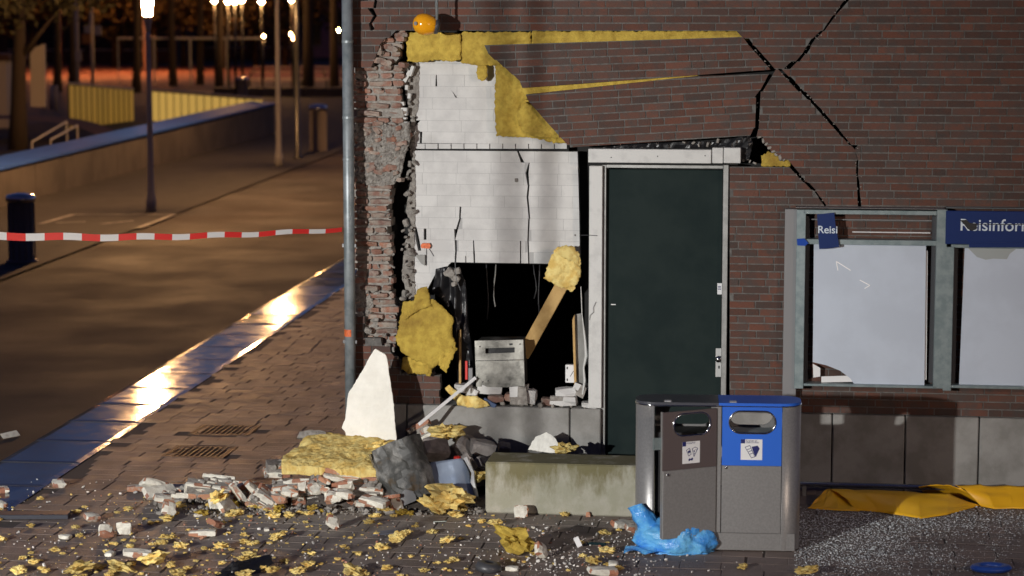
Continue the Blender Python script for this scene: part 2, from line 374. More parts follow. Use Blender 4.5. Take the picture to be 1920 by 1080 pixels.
# pavers laid in courses parallel to the facade
PL, PD = .30, .205
cand = []
Wo2 = WO.copy()
for r in range(-24, 110):
    d0 = r * PD
    off = rng.uniform(0, PL)
    n0, n1 = -40, 40
    for c in range(n0, n1):
        s0 = c * PL + off + rng.uniform(-.01,.01)
        ctr = WO + WA * (s0 + PL/2) + WB * (d0 + PD/2)
        if (ctr - kA).dot(kn) < kw + .05: continue
        if ctr.y > 48 or ctr.y < 13.5: continue
        wd = (ctr - WO).dot(WB); ws = (ctr - WO).dot(WA)
        if wd > .05 and ws > wp(657,800)[0] + .02: continue
        q = ctr - Vector((0,0,HCAM)); 
        u = ctr.x / ctr.y * FPX + 960
        if u < -60 or u > 1990: continue
        cand.append((ctr, s0, d0))
cand.sort(key=lambda t: t[0].y + (0 if 0 < t[0].x/t[0].y*FPX+960 < 1920 else 50))
j = .0025
pm = MB(); pm.add([(-PL/2+j,-PD/2+j,-.003),(PL/2-j,-PD/2+j,-.003),(PL/2-j,PD/2-j,-.003),(-PL/2+j,PD/2-j,-.003),
        (-PL/2+j+.004,-PD/2+j+.004,0),(PL/2-j-.004,-PD/2+j+.004,0),(PL/2-j-.004,PD/2-j-.004,0),(-PL/2+j+.004,PD/2-j-.004,0)],
       [(4,5,6,7),(0,1,5,4),(1,2,6,5),(2,3,7,6),(3,0,4,7)])
pme = pm.mesh('paver', m_paver)
rest = MB()
grate_rects = []
for gx0, gx1, gy0, gy1 in ((357,487,797,816),(312,438,837,857)):
    c_ = gp((gx0+gx1)/2, (gy0+gy1)/2); grate_rects.append(c_)
for i, (ctr, s0, d0) in enumerate(cand):
    if any(abs((ctr-c_).dot(WA)) < .27 and abs((ctr-c_).dot(WB)) < .24 for c_ in grate_rects): continue
    T = Matrix.Translation(ctr + Vector((0,0,rng.uniform(-.0015,.0015)))) @ Matrix.Rotation(-PSI + rng.uniform(-.006,.006), 4, 'Z') @ Matrix.Rotation(rng.gauss(0,.006), 4, 'X') @ Matrix.Rotation(rng.gauss(0,.006), 4, 'Y')
    if i < 296: link('paver', pme, sw, T)
    else:
        rest.add([T @ Vector(v) for v in pm.v], pm.f, 0, rng.random())
stuff(rest.build('pavers', m_paver, sw))
# kerb stones
ks = bpy.data.objects.new('kerb', None); COL.objects.link(ks); struct(ks)
KL = 1.0
for i in range(-9, 62):
    a, b = i*KL + .004, (i+1)*KL - .004
    mb = MB(); e = .05; dz = .004
    pts = [(a,.004),(b,.004),(b,kw-.012),(a,kw-.012)]; ip = [(a+e,.06),(b-e,.06),(b-e,kw-.07),(a+e,kw-.07)]
    O = kp((a+b)/2, kw/2)
    vs = [kp(t,w) - O + Vector((0,0,-.012)) for t,w in pts] + [kp(t,w) - O + Vector((0,0,-.001)) for t,w in pts] + [kp(t,w) - O + Vector((0,0,dz)) for t,w in ip]
    mb.add(vs, [(8,9,10,11)] + [(4+k,4+(k+1)%4,8+(k+1)%4,8+k) for k in range(4)] + [(k,(k+1)%4,4+(k+1)%4,4+k) for k in range(4)])
    link('kerb_stone', mb.mesh('kerb_stone', m_kerb), ks, Matrix.Translation(O) @ Matrix.Rotation(rng.gauss(0,.005),4,'X') @ Matrix.Rotation(rng.gauss(0,.005),4,'Y'))

# ================================================================== facade: rows of bricks cut by outlines and cracks
def ribbon(pts, ws, n=0.0):
    """px polyline + px widths -> polygon in facade coordinates"""
    P = wps(pts, n); L = []; Rr = []
    for i, p in enumerate(P):
        a = P[max(0,i-1)]; b = P[min(len(P)-1,i+1)]
        dx, dz = b[0]-a[0], b[1]-a[1]; l = math.hypot(dx,dz) or 1; w = (ws[i] if isinstance(ws,(list,tuple)) else ws) * PX / 2
        L.append((p[0]-dz/l*w, p[1]+dx/l*w)); Rr.append((p[0]+dz/l*w, p[1]-dx/l*w))
    return L + Rr[::-1]
def cross(poly, z):
    out = []
    for i in range(len(poly)):
        (ax,az),(bx,bz) = poly[i], poly[(i+1)%len(poly)]
        if (az > z) != (bz > z): out.append((ax+(bx-ax)*(z-az)/(bz-az), max(-.95,min(.95,(bx-ax)/(bz-az)))))
    out.sort(); return [(out[i][0],out[i][1],out[i+1][0],out[i+1][1]) for i in range(0,len(out)-1,2)]
def subtract(iv, holes):
    for (h0,k0,h1,k1) in holes:
        nx = []
        for (a,ka,b,kb) in iv:
            if h1 <= a or h0 >= b: nx.append((a,ka,b,kb)); continue
            if h0 > a: nx.append((a,ka,h0,k0))
            if h1 < b: nx.append((h1,k1,b,kb))
        iv = nx
    return iv
def rows(outer, holes, course, joint, lens, seed, ang=0.0, pivot=(0,0), phase=0.0, minw=.022, jit=0.0, cj=0.0, clips=()):
    rg = random.Random(seed); ca, sa = math.cos(ang), math.sin(ang)
    def fwd(p): x, z = p[0]-pivot[0], p[1]-pivot[1]; return (x*ca+z*sa, -x*sa+z*ca)
    def inv(p): x, z = p; return (x*ca-z*sa+pivot[0], x*sa+z*ca+pivot[1])
    oo = [[fwd(p) for p in o] for o in outer]; hh = [[fwd(p) for p in h] for h in holes]
    zs = [p[1] for o in oo for p in o]; i0 = int(math.floor((min(zs)-phase)/course)); i1 = int(math.ceil((max(zs)-phase)/course))
    bricks = []; mort = []
    for i in range(i0, i1+1):
        za, zb = phase+i*course, phase+(i+1)*course; zm = (za+zb)/2
        iv = [q for o in oo for q in cross(o, zm)]
        if jit: iv = [(a+rg.uniform(-jit,jit),ka,b+rg.uniform(-jit,jit),kb) for a,ka,b,kb in iv]
        for h in hh:
            jj = [(rg.gauss(0,cj),rg.gauss(0,cj)) for _ in range(4)]
            iv = subtract(iv, [(a+min(q[0],(b-a)*.45),k0,b+max(q[1],-(b-a)*.45),k1) for (a,k0,b,k1),q in zip(cross(h, zm),jj)])
        x = -9.0 - rg.uniform(0,.2); cuts = []
        while x < 9:
            l = rg.choice(lens); cuts.append((x, x+l)); x += l
        for (a,ka,b,kb) in iv:
            if b-a < .004: continue
            h = course/2
            mort.append([inv(p) for p in ((a-ka*h,za),(b-kb*h,za),(b+kb*h,zb),(a+ka*h,zb))])
            for (c,d) in cuts:
                l, r = c+joint/2, d-joint/2
                if r <= a or l >= b: continue
                kl = kr = 0
                if l < a: l, kl = a+.001, ka
                if r > b: r, kr = b-.001, kb
                if r-l < minw: continue
                hb = (course-joint)/2
                bricks.append(([inv(p) for p in ((l-kl*hb,zm-hb),(r-kr*hb,zm-hb),(r+kr*hb,zm+hb),(l+kl*hb,zm+hb))], kl == 0 and kr == 0))
    def cut(q):
        for (a,b) in clips:
            out = []
            sd = lambda p: (b[0]-a[0])*(p[1]-a[1])-(b[1]-a[1])*(p[0]-a[0])
            for i in range(len(q)):
                p0, p1 = q[i], q[(i+1)%len(q)]; d0, d1 = sd(p0), sd(p1)
                if d0 >= 0: out.append(p0)
                if (d0 >= 0) != (d1 >= 0): t = d0/(d0-d1); out.append((p0[0]+(p1[0]-p0[0])*t, p0[1]+(p1[1]-p0[1])*t))
            q = out
            if len(q) < 3: return None
        ar = abs(sum(q[i][0]*q[(i+1)%len(q)][1]-q[(i+1)%len(q)][0]*q[i][1] for i in range(len(q))))/2
        return q if ar > .0001 else None
    if clips:
        nb_ = []
        for q, f_ in bricks:
            c_ = cut(q)
            if c_: nb_.append((c_, f_ and len(c_) == 4 and all(x in q for x in c_)))
        bricks = nb_; mort = [c_ for c_ in map(cut, mort) if c_]
    return bricks, mort
FULL = {}
def lay(root, bricks, mort, mat, n, depth, pname, limit, rec=.007, score=None, jn=.0015, mortar=True, mdepth=None):
    rg = random.Random(len(bricks)*3+1)
    if mortar:
        mb = MB()
        for q in mort: mb.prism(q, -n+rec, -n+(mdepth or depth))
        mb.build('mortar' if mat is not m_block else 'block_joint', m_mortar if mat is not m_block else m_blockj, root)
    bricks = sorted(bricks, key=score) if score else bricks
    rest = MB()
    for i, (q, full) in enumerate(bricks):
        cx = sum(p[0] for p in q)/len(q); cz = sum(p[1] for p in q)/len(q)
        dy = rg.gauss(0,jn)
        if i < limit:
            mb = MB(); mb.prism([(p[0]-cx,p[1]-cz) for p in q], 0, depth)
            key = (mat.name, round(q[1][0]-q[0][0],3), round(q[3][1]-q[0][1],3), round(q[1][1]-q[0][1],3)) if full else None
            if key and key in FULL: me = FULL[key]
            else:
                me = mb.mesh(pname, mat)
                if key: FULL[key] = me
            link(pname, me, root, Matrix.Translation((cx, -n+dy, cz)))
        else: rest.prism(q, -n+dy, -n+depth, 0, rg.random())
    if rest.v: stuff(rest.build(pname+'s', mat, root))
m_blockj = M('block_joint_grey', (.4,.4,.395), .95, bump=.1)  # even grey for the thin joints, darker than the blocks
COURSE, JT = .0622, .0105
LENS = [.22,.22,.22,.11,.22,.11]
ZP = wp(945, 761)[1]                      # top of the concrete plinth

crack1 = ribbon([(1596,-12),(1588,0),(1566,26),(1547,54),(1526,72),(1510,98),(1494,118),(1478,124),(1462,133)], [4,6,5,3.5,6,4,5,3.5,4])
crack2 = ribbon([(1458,128),(1470,138),(1482,150),(1500,168),(1522,190),(1545,215),(1572,245),(1594,272),(1604,279)], [3,5,7,7.5,4.5,6,4.5,3,1.5])
crack2b = ribbon([(1602,277),(1608,298),(1606,325),(1609,345),(1613,398)], [2,2,2,4.5,6])
crack3 = ribbon([(1478,306),(1488,318),(1505,336),(1530,362),(1556,398)], [5,6,4,4.5,2.5])
crack4 = ribbon([(707,-14),(703,10),(697,20),(703,30),(695,44),(700,62)], [6,6,9,7,5,6])
crack5 = ribbon([(680,-14),(684,4)], [20,12])
fixed = wps([(656,-90),(2120,-90),(2120,792),(1368,768),(1368,309),(1480,308),(1466,297),(1453,287),(1438,276),(1432,262),(1420,250),
             (1423,236),(1426,178),(1437,160),(1449,140),(1454,131),(1446,121),(1410,80),(1399,65),(1200,64),(1000,62),(760,60),
             (740,62),(724,70),(712,84),(704,108),(694,131),(656,131)])
fixed = [(s, max(z, ZP)) for s, z in fixed]
wall = wthing('brick_wall', 'brown brick facade with a dark diagonal crack, right of and above the opening', 'wall')
bk, mo = rows([fixed], [crack1,crack2,crack2b,crack3,crack4,crack5], COURSE, JT, LENS, 5, phase=ZP, cj=.004)
def vis(t):
    s, z = t[0][0][0], t[0][0][1]
    bx0 = wp(1490,500)[0]; zb0, zb1 = wp(1500,735)[1], wp(1500,392)[1]
    hid = (s > bx0 and zb0 < z < zb1) or s < wp(650,300)[0] or s > wp(1930,300)[0] or z > wp(1000,0)[1]
    return (5 if hid else 0) - (t[0][1][0]-t[0][0][0])
lay(wall, bk, mo, m_brick, 0, .1, 'brick', 300, score=vis)

pA = wps([(896,60),(1000,58),(1384,56),(1404,85),(1442,127),(1447,134),(1446,158),(1300,160),(1210,168),(985,186),(979,164),(974,151),(935,117),(917,103)])
clA = [wps([(1500,66),(900,85)]), wps([(979,165),(1310,140.5)]), wps([(979,165.5),(1450,138)])]
wA = wthing('sagging_brick_panel', 'upper wedge of loosened brickwork hanging below the long yellow gap', 'brickwork')
bk, mo = rows([pA], [], COURSE, JT, LENS, 8, ang=R(2.0), pivot=wp(1392,69), phase=0.0, clips=clA)
lay(wA, bk, mo, m_brick, .008, .1, 'brick', 300)
clB = [wps([(1450,138.5),(1310,142.5)]), wps([(1310,142),(979,178)]), wps([(1069,276),(1420,253)])]
pB = wps([(974,150),(1210,130),(1300,122),(1446,118),(1441,140),(1428,165),(1418,178),(1416,235),(1408,252),(1400,280),(1260,284),(1150,290),(1069,292),(1069,276),(1057,263),(1026,229),(992,190)])
wB = wthing('sagging_brick_panel', 'lower tilted slab of loosened brickwork above the white door lintel', 'brickwork')
bk, mo = rows([pB], [], COURSE, JT, LENS, 9, ang=R(3.4), pivot=wp(1439,141), phase=0.01, clips=clB)
lay(wB, bk, mo, m_brick, .03, .1, 'brick', 300)

# lower left stub of the front leaf
pS = wps([(656,590),(682,591),(683,632),(712,634),(714,648),(732,655),(733,668),(750,670),(753,705),(825,705),(825,760),(656,757)])
pS = [(s, max(z, ZP)) for s, z in pS]
wS = wthing('brick_stub', 'stepped stump of brown brickwork left standing at the foot of the corner', 'brickwork')
bk, mo = rows([pS], [], COURSE, JT, LENS, 12, phase=ZP, jit=.008)
lay(wS, bk, mo, m_brick, .004, .1, 'brick', 300, jn=.003)

# ------------------------------------------------------------------ rough lumps and rough bricks (shared meshes)
def rock(seed, amp=.35, sub_=2, flat=1.0):
    bm = bmesh.new(); bmesh.ops.create_icosphere(bm, subdivisions=sub_, radius=1)
    o = Vector((seed*3.1, seed*1.7, seed*5.3))
    for v in bm.verts:
        p = v.co.copy(); k = 1 + amp*noise.noise(p*1.1+o) + amp*.5*noise.noise(p*2.6+o)
        q = p*k
        for ax in range(3):                       # a few flat broken faces
            lim = .62 + .3*abs(noise.noise(Vector((ax*3.3, seed*2.2, 1))))
            q[ax] = max(-lim, min(lim, q[ax])) + .03*noise.noise(p*6+o)
        q.z *= flat; v.co = q
    return bm
def rockmesh(name, seed, mat, **k):
    bm = rock(seed, **k); me = bpy.data.meshes.new(name); bm.to_mesh(me); bm.free(); me.materials.append(mat); return me
def roughbrick(seed, mat, mat2=None, cuts=1, amp=.006, L=.21, W=.1, Hh=.051, broken=0.0):
    bm = bmesh.new(); bmesh.ops.create_cube(bm, size=1)
    bmesh.ops.subdivide_edges(bm, edges=bm.edges[:], cuts=cuts, use_grid_fill=True)
    rg = random.Random(seed)
    for v in bm.verts:
        c = v.co; x, y, z = c.x*L, c.y*W, c.z*Hh
        nb = sum(abs(abs(t)-.5) < .01 for t in c)
        sh = .004*(nb-1) if nb > 1 else 0
        x -= math.copysign(sh, x) if abs(x) > .01 else 0; y -= math.copysign(sh, y) if abs(y) > .01 else 0; z -= math.copysign(sh, z) if abs(z) > .01 else 0
        if broken and c.x > .3: x -= broken*rg.random()*L
        v.co = (x+rg.gauss(0,amp*.5), y+rg.gauss(0,amp*.5), z+rg.gauss(0,amp*.4))
    me = bpy.data.meshes.new('brick'); me.materials.append(mat)
    if mat2: me.materials.append(mat2)
    bm.normal_update(); bm.to_mesh(me); bm.free()
    if mat2:
        for p in me.polygons:
            c_ = p.center*14; nv = noise.noise(Vector((c_.x+seed*1.3,c_.y,c_.z+seed*.7)))
            if (abs(p.normal.z) > .7 and nv > -.25) or nv > .14: p.material_index = 1
    return me
ROCKS = [rockmesh('mortar_lump', i, m_cement) for i in range(8)]
m_lime = M('lime_crust', (.82,.8,.7), .95, col2=(.66,.62,.53), scale=20, bump=.4, bscale=50)
RB = [roughbrick(i, m_smear) for i in range(8)]
RBH = [roughbrick(20+i, m_smear, L=.1) for i in range(5)]

# ------------------------------------------------------------------ torn corner pier: inner leaf with mortar smears
pier = wthing('broken_corner_pier', 'torn brick corner pier smeared with grey mortar beside the downpipe', 'brickwork')
pP = wps([(660,40),(757,40),(756,110),(748,118),(760,135),(752,170),(757,200),(765,230),(768,262),(760,290),(752,325),(738,345),(735,400),(736,555),(750,580),(746,640),(738,668),(712,668),(690,650),(672,620),(660,610)], -.06)
bk, mo = rows([pP], [], COURSE, JT+.001, [.21,.21,.11], 31, phase=ZP+.02, jit=.018, minw=.03)
mb = MB()
for q in mo:
    d = rng.uniform(.012,.03); mb.prism([(p[0]+(.02 if k in (0,3) else -.03),p[1]) for k,p in enumerate(q)], .07+d, .3)
mb.build('mortar', m_cement, pier)
rg = random.Random(77)
for q, full in bk:
    cx = sum(p[0] for p in q)/4; cz = sum(p[1] for p in q)/4; w = q[1][0]-q[0][0]
    me = rg.choice(RB if w > .13 else RBH); base = .21 if w > .13 else .1
    link('brick', me, pier, Matrix.Translation((cx+rg.gauss(0,.003), .06+.05+rg.gauss(0,.012), cz+rg.gauss(0,.002))) @ Matrix.Rotation(rg.gauss(0,.05),4,'Z') @ Matrix.Rotation(rg.gauss(0,.025),4,'Y') @ Matrix.Diagonal((w/base,1,1.03,1)))
def lump(px, py, r, n, par=pier, flat=(1,1,1), me=None):
    s, z = wp(px, py, n); k = r*PX
    link('mortar_lump', me or rg.choice(ROCKS), par, Matrix.Translation((s,-n,z)) @ Matrix.Rotation(rg.uniform(0,6),4,(rg.random()-.5,rg.random()-.5,rg.random()-.5)) @ Matrix.Diagonal((k*flat[0],k*flat[1],k*flat[2],1)))
slab(wps([(663,232),(700,222),(735,238),(766,228),(768,262),(758,292),(752,325),(738,346),(700,350),(664,340)],-.04),.05,.011,.028,17,.5,y=.075,freq=26,rag=.01).build('mortar_smear', m_cement, pier)
slab(wps([(664,520),(690,545),(700,575),(690,600),(664,585)],-.04),.04,.011,.02,19,.5,y=.068,freq=26,rag=.01).build('mortar_smear', m_cement, pier)
for i in range(60):
    y = rg.uniform(130,655); lump(rg.uniform(664,738), y, rg.uniform(2.5,6), rg.uniform(-.065,-.05), flat=(1.5,.4,.6))
for i in range(26):
    x = rg.uniform(668,755); y = rg.uniform(228,345); s_,z_ = wp(x,y,-.03)
    link('brick_stub', rg.choice(RBH), pier, Matrix.Translation((s_,.06,z_)) @ Matrix.Rotation(rg.gauss(0,.4),4,'Z') @ Matrix.Rotation(rg.gauss(0,.35),4,'Y') @ Matrix.Diagonal((rg.uniform(.4,1),.7,rg.uniform(.6,1),1)))
for i in range(16):
    x = rg.uniform(690,756); y = rg.uniform(64,132); s_,z_ = wp(x,y,-.02)
    link('brick_stub', rg.choice(RBH), pier, Matrix.Translation((s_,.05,z_)) @ Matrix.Rotation(rg.gauss(0,.25),4,'Z') @ Matrix.Rotation(rg.gauss(0,.15),4,'Y') @ Matrix.Diagonal((rg.uniform(.6,1.1),.8,1,1)))
for x,y,r in ((690,620,9),(675,590,8),(700,637,6),(728,648,7),(738,655,6),(745,672,6),(705,600,7),(720,628,5),(755,560,7),(758,600,6),(660,592,5)): lump(x,y,r,-.02,flat=(1.2,.6,.8))
for pts_ in ([(1588,0),(1547,54),(1510,98),(1462,133)],[(1470,138),(1522,190),(1572,245),(1604,279)],[(1608,298),(1613,390)],[(1488,318),(1552,390)],[(1410,82),(1448,125)],[(1430,168),(1418,235)]):
    for a_,b_ in zip(pts_,pts_[1:]):
        for k in range(max(3,int(math.dist(a_,b_)/9))):
            t_ = rg.random(); s_,z_ = wp(a_[0]+(b_[0]-a_[0])*t_+rg.choice((-1,1))*rg.uniform(2.5,5), a_[1]+(b_[1]-a_[1])*t_, 0)
            link('mortar_chip', rg.choice(ROCKS), wall, Matrix.Translation((s_,.004,z_)) @ Matrix.Rotation(rg.uniform(0,6),4,'Y') @ Matrix.Diagonal((rg.uniform(.004,.012),.008,rg.uniform(.003,.007),1)))
# torn edge of the grey inner block leaf between pier and white wall
edge = wthing('torn_block_edge', 'jagged grey strip of torn blocks between the pier and the white wall', 'brickwork')
ep = [(762,118),(784,118),(784,200),(778,215),(776,262),(778,330),(776,500),(778,560),(765,560),(752,520),(757,470),(764,440),(770,420),(760,395),(767,350),(772,300),(762,262),(770,230),(760,180)]
slab(wps(ep,-.17), .1, .018, .012, 5, .8, y=.23, freq=14, rag=.012).build('torn_face', m_cement, edge)
for k in range(46):
    y = rg.uniform(118,555); x = 768 + rg.uniform(-9,9) - (6 if y > 430 else 0)
    lump(x, y, rg.uniform(3,9), -.15, edge, flat=(.8,.6,1.3))
m_blkfrag = M('white_fragment', (.6,.6,.58), .9, bump=.1)
for x,y,w,h,a in ((763,143,7,24,.5),(771,133,6,20,.35),(762,164,6,9,0),(767,180,6,10,.1),(752,209,22,15,.05),(748,196,20,7,-.2),(752,222,20,4,0),(752,234,27,12,.02),(762,248,11,10,0)):
    s, z = wp(x, y, -.1)
    mb = MB(); mb.bbox(-w*PX/2,w*PX/2,0,.08,-h*PX/2,h*PX/2,.003)
    link('block_fragment', mb.mesh('block_fragment', m_blkfrag), edge, Matrix.Translation((s,.1,z)) @ Matrix.Rotation(a,4,'Y'))

# ------------------------------------------------------------------ white inner block wall
NB = -.2
m_blk_crk = [ribbon([(972,286),(976,296),(992,306),(988,325),(991,350),(989,370),(992,402),(990,450),(992,506)], [3,5,2,6,3,3.5,3,2.6,2], NB),
             ribbon([(863,395),(862,412),(854,440),(855,470),(853,506)], [3,3,4,3,3], NB),
             ribbon([(888,458),(889,480),(890,506)], [2,3,2], NB), ribbon([(976,460),(976,488)], [2,2], NB),
             ribbon([(779,428),(783,450),(788,476)], [5,7,5], NB), ribbon([(797,434),(797,452)], [5,5], NB),
             wps([(848,172),(858,176),(862,180),(852,179)], NB), wps([(787,245),(792,243),(791,263),(787,263)], NB),
             ribbon([(789,135),(818,135),(818,156),(820,157),(930,158)], [2,2,3,3,3], NB)]
wW = wthing('white_block_wall', 'white limestone block wall laid bare inside the torn facade', 'wall')
up = wps([(784,108),(1075,108),(1075,269.2),(772,269.2),(774,240),(780,235),(782,180),(786,130)], NB)
lo_ = wps([(776,283),(1083,283),(1086,400),(1088,503),(870,502),(815,502),(812,522),(800,545),(775,560)], NB)
bk, mo = rows([up], m_blk_crk, .0965, .0028, [.29], 41, phase=wp(900,269.2,NB)[1])
b2, m2 = rows([lo_], m_blk_crk, .0955, .0028, [.29], 42, phase=wp(900,283,NB)[1])
lay(wW, bk+b2, mo+m2, m_block, NB, .1, 'block', 300, rec=.0012, jn=.0006)
for i in range(13):                             # short soldier blocks above the lower wall
    x0, x1 = 774+24.2*i, 774+24.2*(i+1)-1.7
    if x1 > 1075: break
    a, b = wp(x0, 269.5, NB), wp(x1, 279, NB)
    mb = MB(); dy = -.012 if i == 1 else 0; mb.box(a[0], b[0], -NB+dy, -NB+.1, b[1], a[1]+.001); mb.build('soldier_block', m_block, wW)
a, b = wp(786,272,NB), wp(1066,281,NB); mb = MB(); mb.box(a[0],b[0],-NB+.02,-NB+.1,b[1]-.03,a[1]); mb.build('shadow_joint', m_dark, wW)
# pockmarks: knocked holes and a hanging lump
for x,y,r in ((968,338,4.5),(1078,441,2)):
    s,z = wp(x,y,NB+.01); link('chipped_spot', ROCKS[1], wW, Matrix.Translation((s,-NB-.002,z)) @ Matrix.Diagonal((r*PX,.012,r*1.3*PX,1)))
s,z = wp(799,461,NB+.02); mb = MB(); mb.prism([(-.04,-.018),(.03,-.022),(.042,.0),(.03,.024),(-.03,.024),(-.045,.006)],-.015,.01)
link('orange_tag', mb.mesh('orange_tag', m_orange), wW, Matrix.Translation((s,-NB-.02,z)))
mb = MB(); mb.tube([(s,-NB-.004,z-.02),(s,-NB-.004,z-.17)],.003,5); mb.tube([(s+.02,-NB-.004,z-.02),(s+.065,-NB-.004,z-.09)],.003,5); mb.build('wire', m_camg, wW)
mb = MB(); q = wps([(779,478),(797,478),(797,498),(790,494)],NB+.02); mb.prism(q,-NB-.03,-NB-.008); mb.build('loose_flake', m_plinth, wW)

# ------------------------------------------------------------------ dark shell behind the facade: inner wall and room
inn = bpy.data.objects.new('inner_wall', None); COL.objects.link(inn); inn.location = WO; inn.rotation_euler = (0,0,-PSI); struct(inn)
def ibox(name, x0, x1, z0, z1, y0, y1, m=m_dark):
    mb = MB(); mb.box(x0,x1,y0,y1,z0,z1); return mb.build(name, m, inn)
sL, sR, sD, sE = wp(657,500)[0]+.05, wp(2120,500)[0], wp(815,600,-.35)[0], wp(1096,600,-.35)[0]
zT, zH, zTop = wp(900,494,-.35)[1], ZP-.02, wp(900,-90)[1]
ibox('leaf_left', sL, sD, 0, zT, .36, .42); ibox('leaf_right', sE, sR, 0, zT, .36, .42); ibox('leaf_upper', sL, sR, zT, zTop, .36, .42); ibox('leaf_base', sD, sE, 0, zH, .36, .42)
ibox('room_floor', sD-.5, sE+.6, -.02, 0.04, .42, 3.2, m_roomdark); ibox('room_back', sD-.5, sE+.6, .05, 3.2, 3.2, 3.3, m_roomdark)
ibox('room_ceiling', sD-.5, sE+.6, 3.1, 3.2, .42, 3.2, m_roomdark); ibox('room_side', sE+.5, sE+.6, .05, 3.1, .42, 3.2, m_roomdark); ibox('room_side', sD-.6, sD-.5, .05, 3.1, .42, 3.2, m_roomdark)
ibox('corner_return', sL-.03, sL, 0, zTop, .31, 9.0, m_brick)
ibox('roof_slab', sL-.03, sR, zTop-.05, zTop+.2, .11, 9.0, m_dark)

# ------------------------------------------------------------------ concrete plinth
pl = wthing('concrete_plinth', 'grey concrete plinth blocks along the foot of the facade', 'plinth')
for x0, x1 in ((657,762),(763.5,1068),(1069.5,1127),(1370,1560),(1561.5,1697),(1698.5,1836),(1837.5,2120)):
    mb = MB(); a = wp(x0,800,.03)[0]; b = wp(x1,800,.03)[0]
    mb.bbox(a, b-.004, -.03, .36 if x1 < 1200 else .12, -.02, ZP+rng.uniform(-.003,.0)-.002, .008); mb.build('plinth_block', m_plinth, pl)
# ================================================================== door and its surround
dr = wthing('door', 'dark green steel door with a long silver handle plate', 'door')
def wbox(par, name, mat, x0, y0, x1, y1, nf, nb, bev=.003):
    """pixel rectangle at front plane nf extruded back to nb"""
    a = wp(x0,y0,nf); b = wp(x1,y1,nf); mb = MB()
    mb.bbox(min(a[0],b[0]),max(a[0],b[0]),-nf,-nb,min(a[1],b[1]),max(a[1],b[1]),bev); return mb.build(name, mat, par)
zDoor = .01
a = wp(1137,317,-.07); b = wp(1355.5,317,-.07)
mb = MB(); mb.bbox(a[0],b[0],.07,.12,zDoor,a[1],.004); leaf = mb.build('door_leaf', m_door, dr)
for x0,x1,nm in ((1128.5,1136.5,'jamb'),(1356,1366.5,'jamb')):
    p0 = wp(x0,312,.0); p1 = wp(x1,312,.0)
    mb = MB(); mb.bbox(p0[0],p1[0],.0+(.02 if x0<1200 else .0),.14,zDoor,wp(x0,309,0)[1],.004); mb.build(nm, m_steel, dr)
p0 = wp(1137,309,-.02); p1 = wp(1355.5,316,-.02); mb = MB(); mb.box(p0[0],p1[0],.022,.14,p1[1],p0[1]); mb.build('head_jamb', m_steel, dr)
pl_ = wbox(dr,'handle_plate',M('brushed_plate',(.5,.5,.49),.45,metal=.2,bump=0),1342,653,1353,707,-.058,-.0695,.002)
s,z = wp(1347.5,674,0); mb = MB(); mb.lathe([(.012,0),(.012,.03),(.026,.034),(.03,.045),(.024,.058),(.01,.062)],14)
link('knob', mb.mesh('knob', m_chrome, True), dr, Matrix.Translation((s,.058,z)) @ Matrix.Rotation(R(90),4,'X'))
s,z = wp(1347.5,690,0); mb = MB(); mb.prism([(-.005,-.014),(.005,-.014),(.006,0),(.005,.01),(-.005,.01),(-.006,0)],.054,.058); k = mb.build('keyhole', m_black, dr); k.location = (s,0,z)
wbox(dr,'door_sticker',m_stick,1345,531,1354,552,-.067,-.0695,.0005)
mb = MB(); p = wp(1345,531,-.066); 
for k in range(3): mb.box(p[0]+.006,p[0]+.032,.0655,.067,p[1]-.03-k*.012,p[1]-.024-k*.012)
mb.build('sticker_print', m_ink, dr)
mb = MB(); p = wp(1150,571,-.067); mb.box(p[0]-.02,p[0]+.02,.068,.0695,p[1]-.004,p[1]+.004); mb.build('scuff', m_stick, dr)
# white lintel and post
lt = wthing('door_lintel', 'chipped white beam lying across the top of the green door', 'beam')
for x0,x1 in ((1103,1333.5),(1335.5,1355.5),(1357,1388.5)):
    a0 = wp(x0,279-(x0-1103)*.008,.05); a1 = wp(x1,308.5-(x1-1103)*.008,.05)
    mb = MB(); mb.bbox(a0[0],a1[0],-.05 if x0!=1335.5 else -.046,.06,a1[1],a0[1],.004); mb.build('beam_section', m_paint, lt)
mb = MB()
for x,y in ((1146,295),(1233,293),(1322,292)):
    s,z = wp(x,y,.05); mb.lathe([(.005,0),(.005,.003)],8); mb.v[-16:] = [(v[0]+s,-.05-v[2],z+v[1]) for v in mb.v[-16:]]
mb.build('bolt_hole', m_black, lt)
ps = wthing('door_post', 'tall white painted post left of the green door', 'post')
a0 = wp(1105,311,.02); a1 = wp(1127.5,762,.02); mb = MB(); mb.bbox(a0[0],a1[0],-.02,.06,ZP+.002,a0[1],.004); mb.build('post_body', m_paint, ps)
mb = MB(); q = [wp(x,y,.04) for x,y in ((1117,566),(1112,578),(1113,585),(1106,592),(1105,600))]; mb.tube([(s,-.03,z) for s,z in q],.002,5); mb.build('loose_wire', m_camg, ps)
mb = MB(); q = [wp(x,y,.03) for x,y in ((1088,441),(1104,441),(1120,442))]; mb.tube([(s,-.03,z) for s,z in q],.0028,5); mb.build('wall_tie', m_camg, ps)
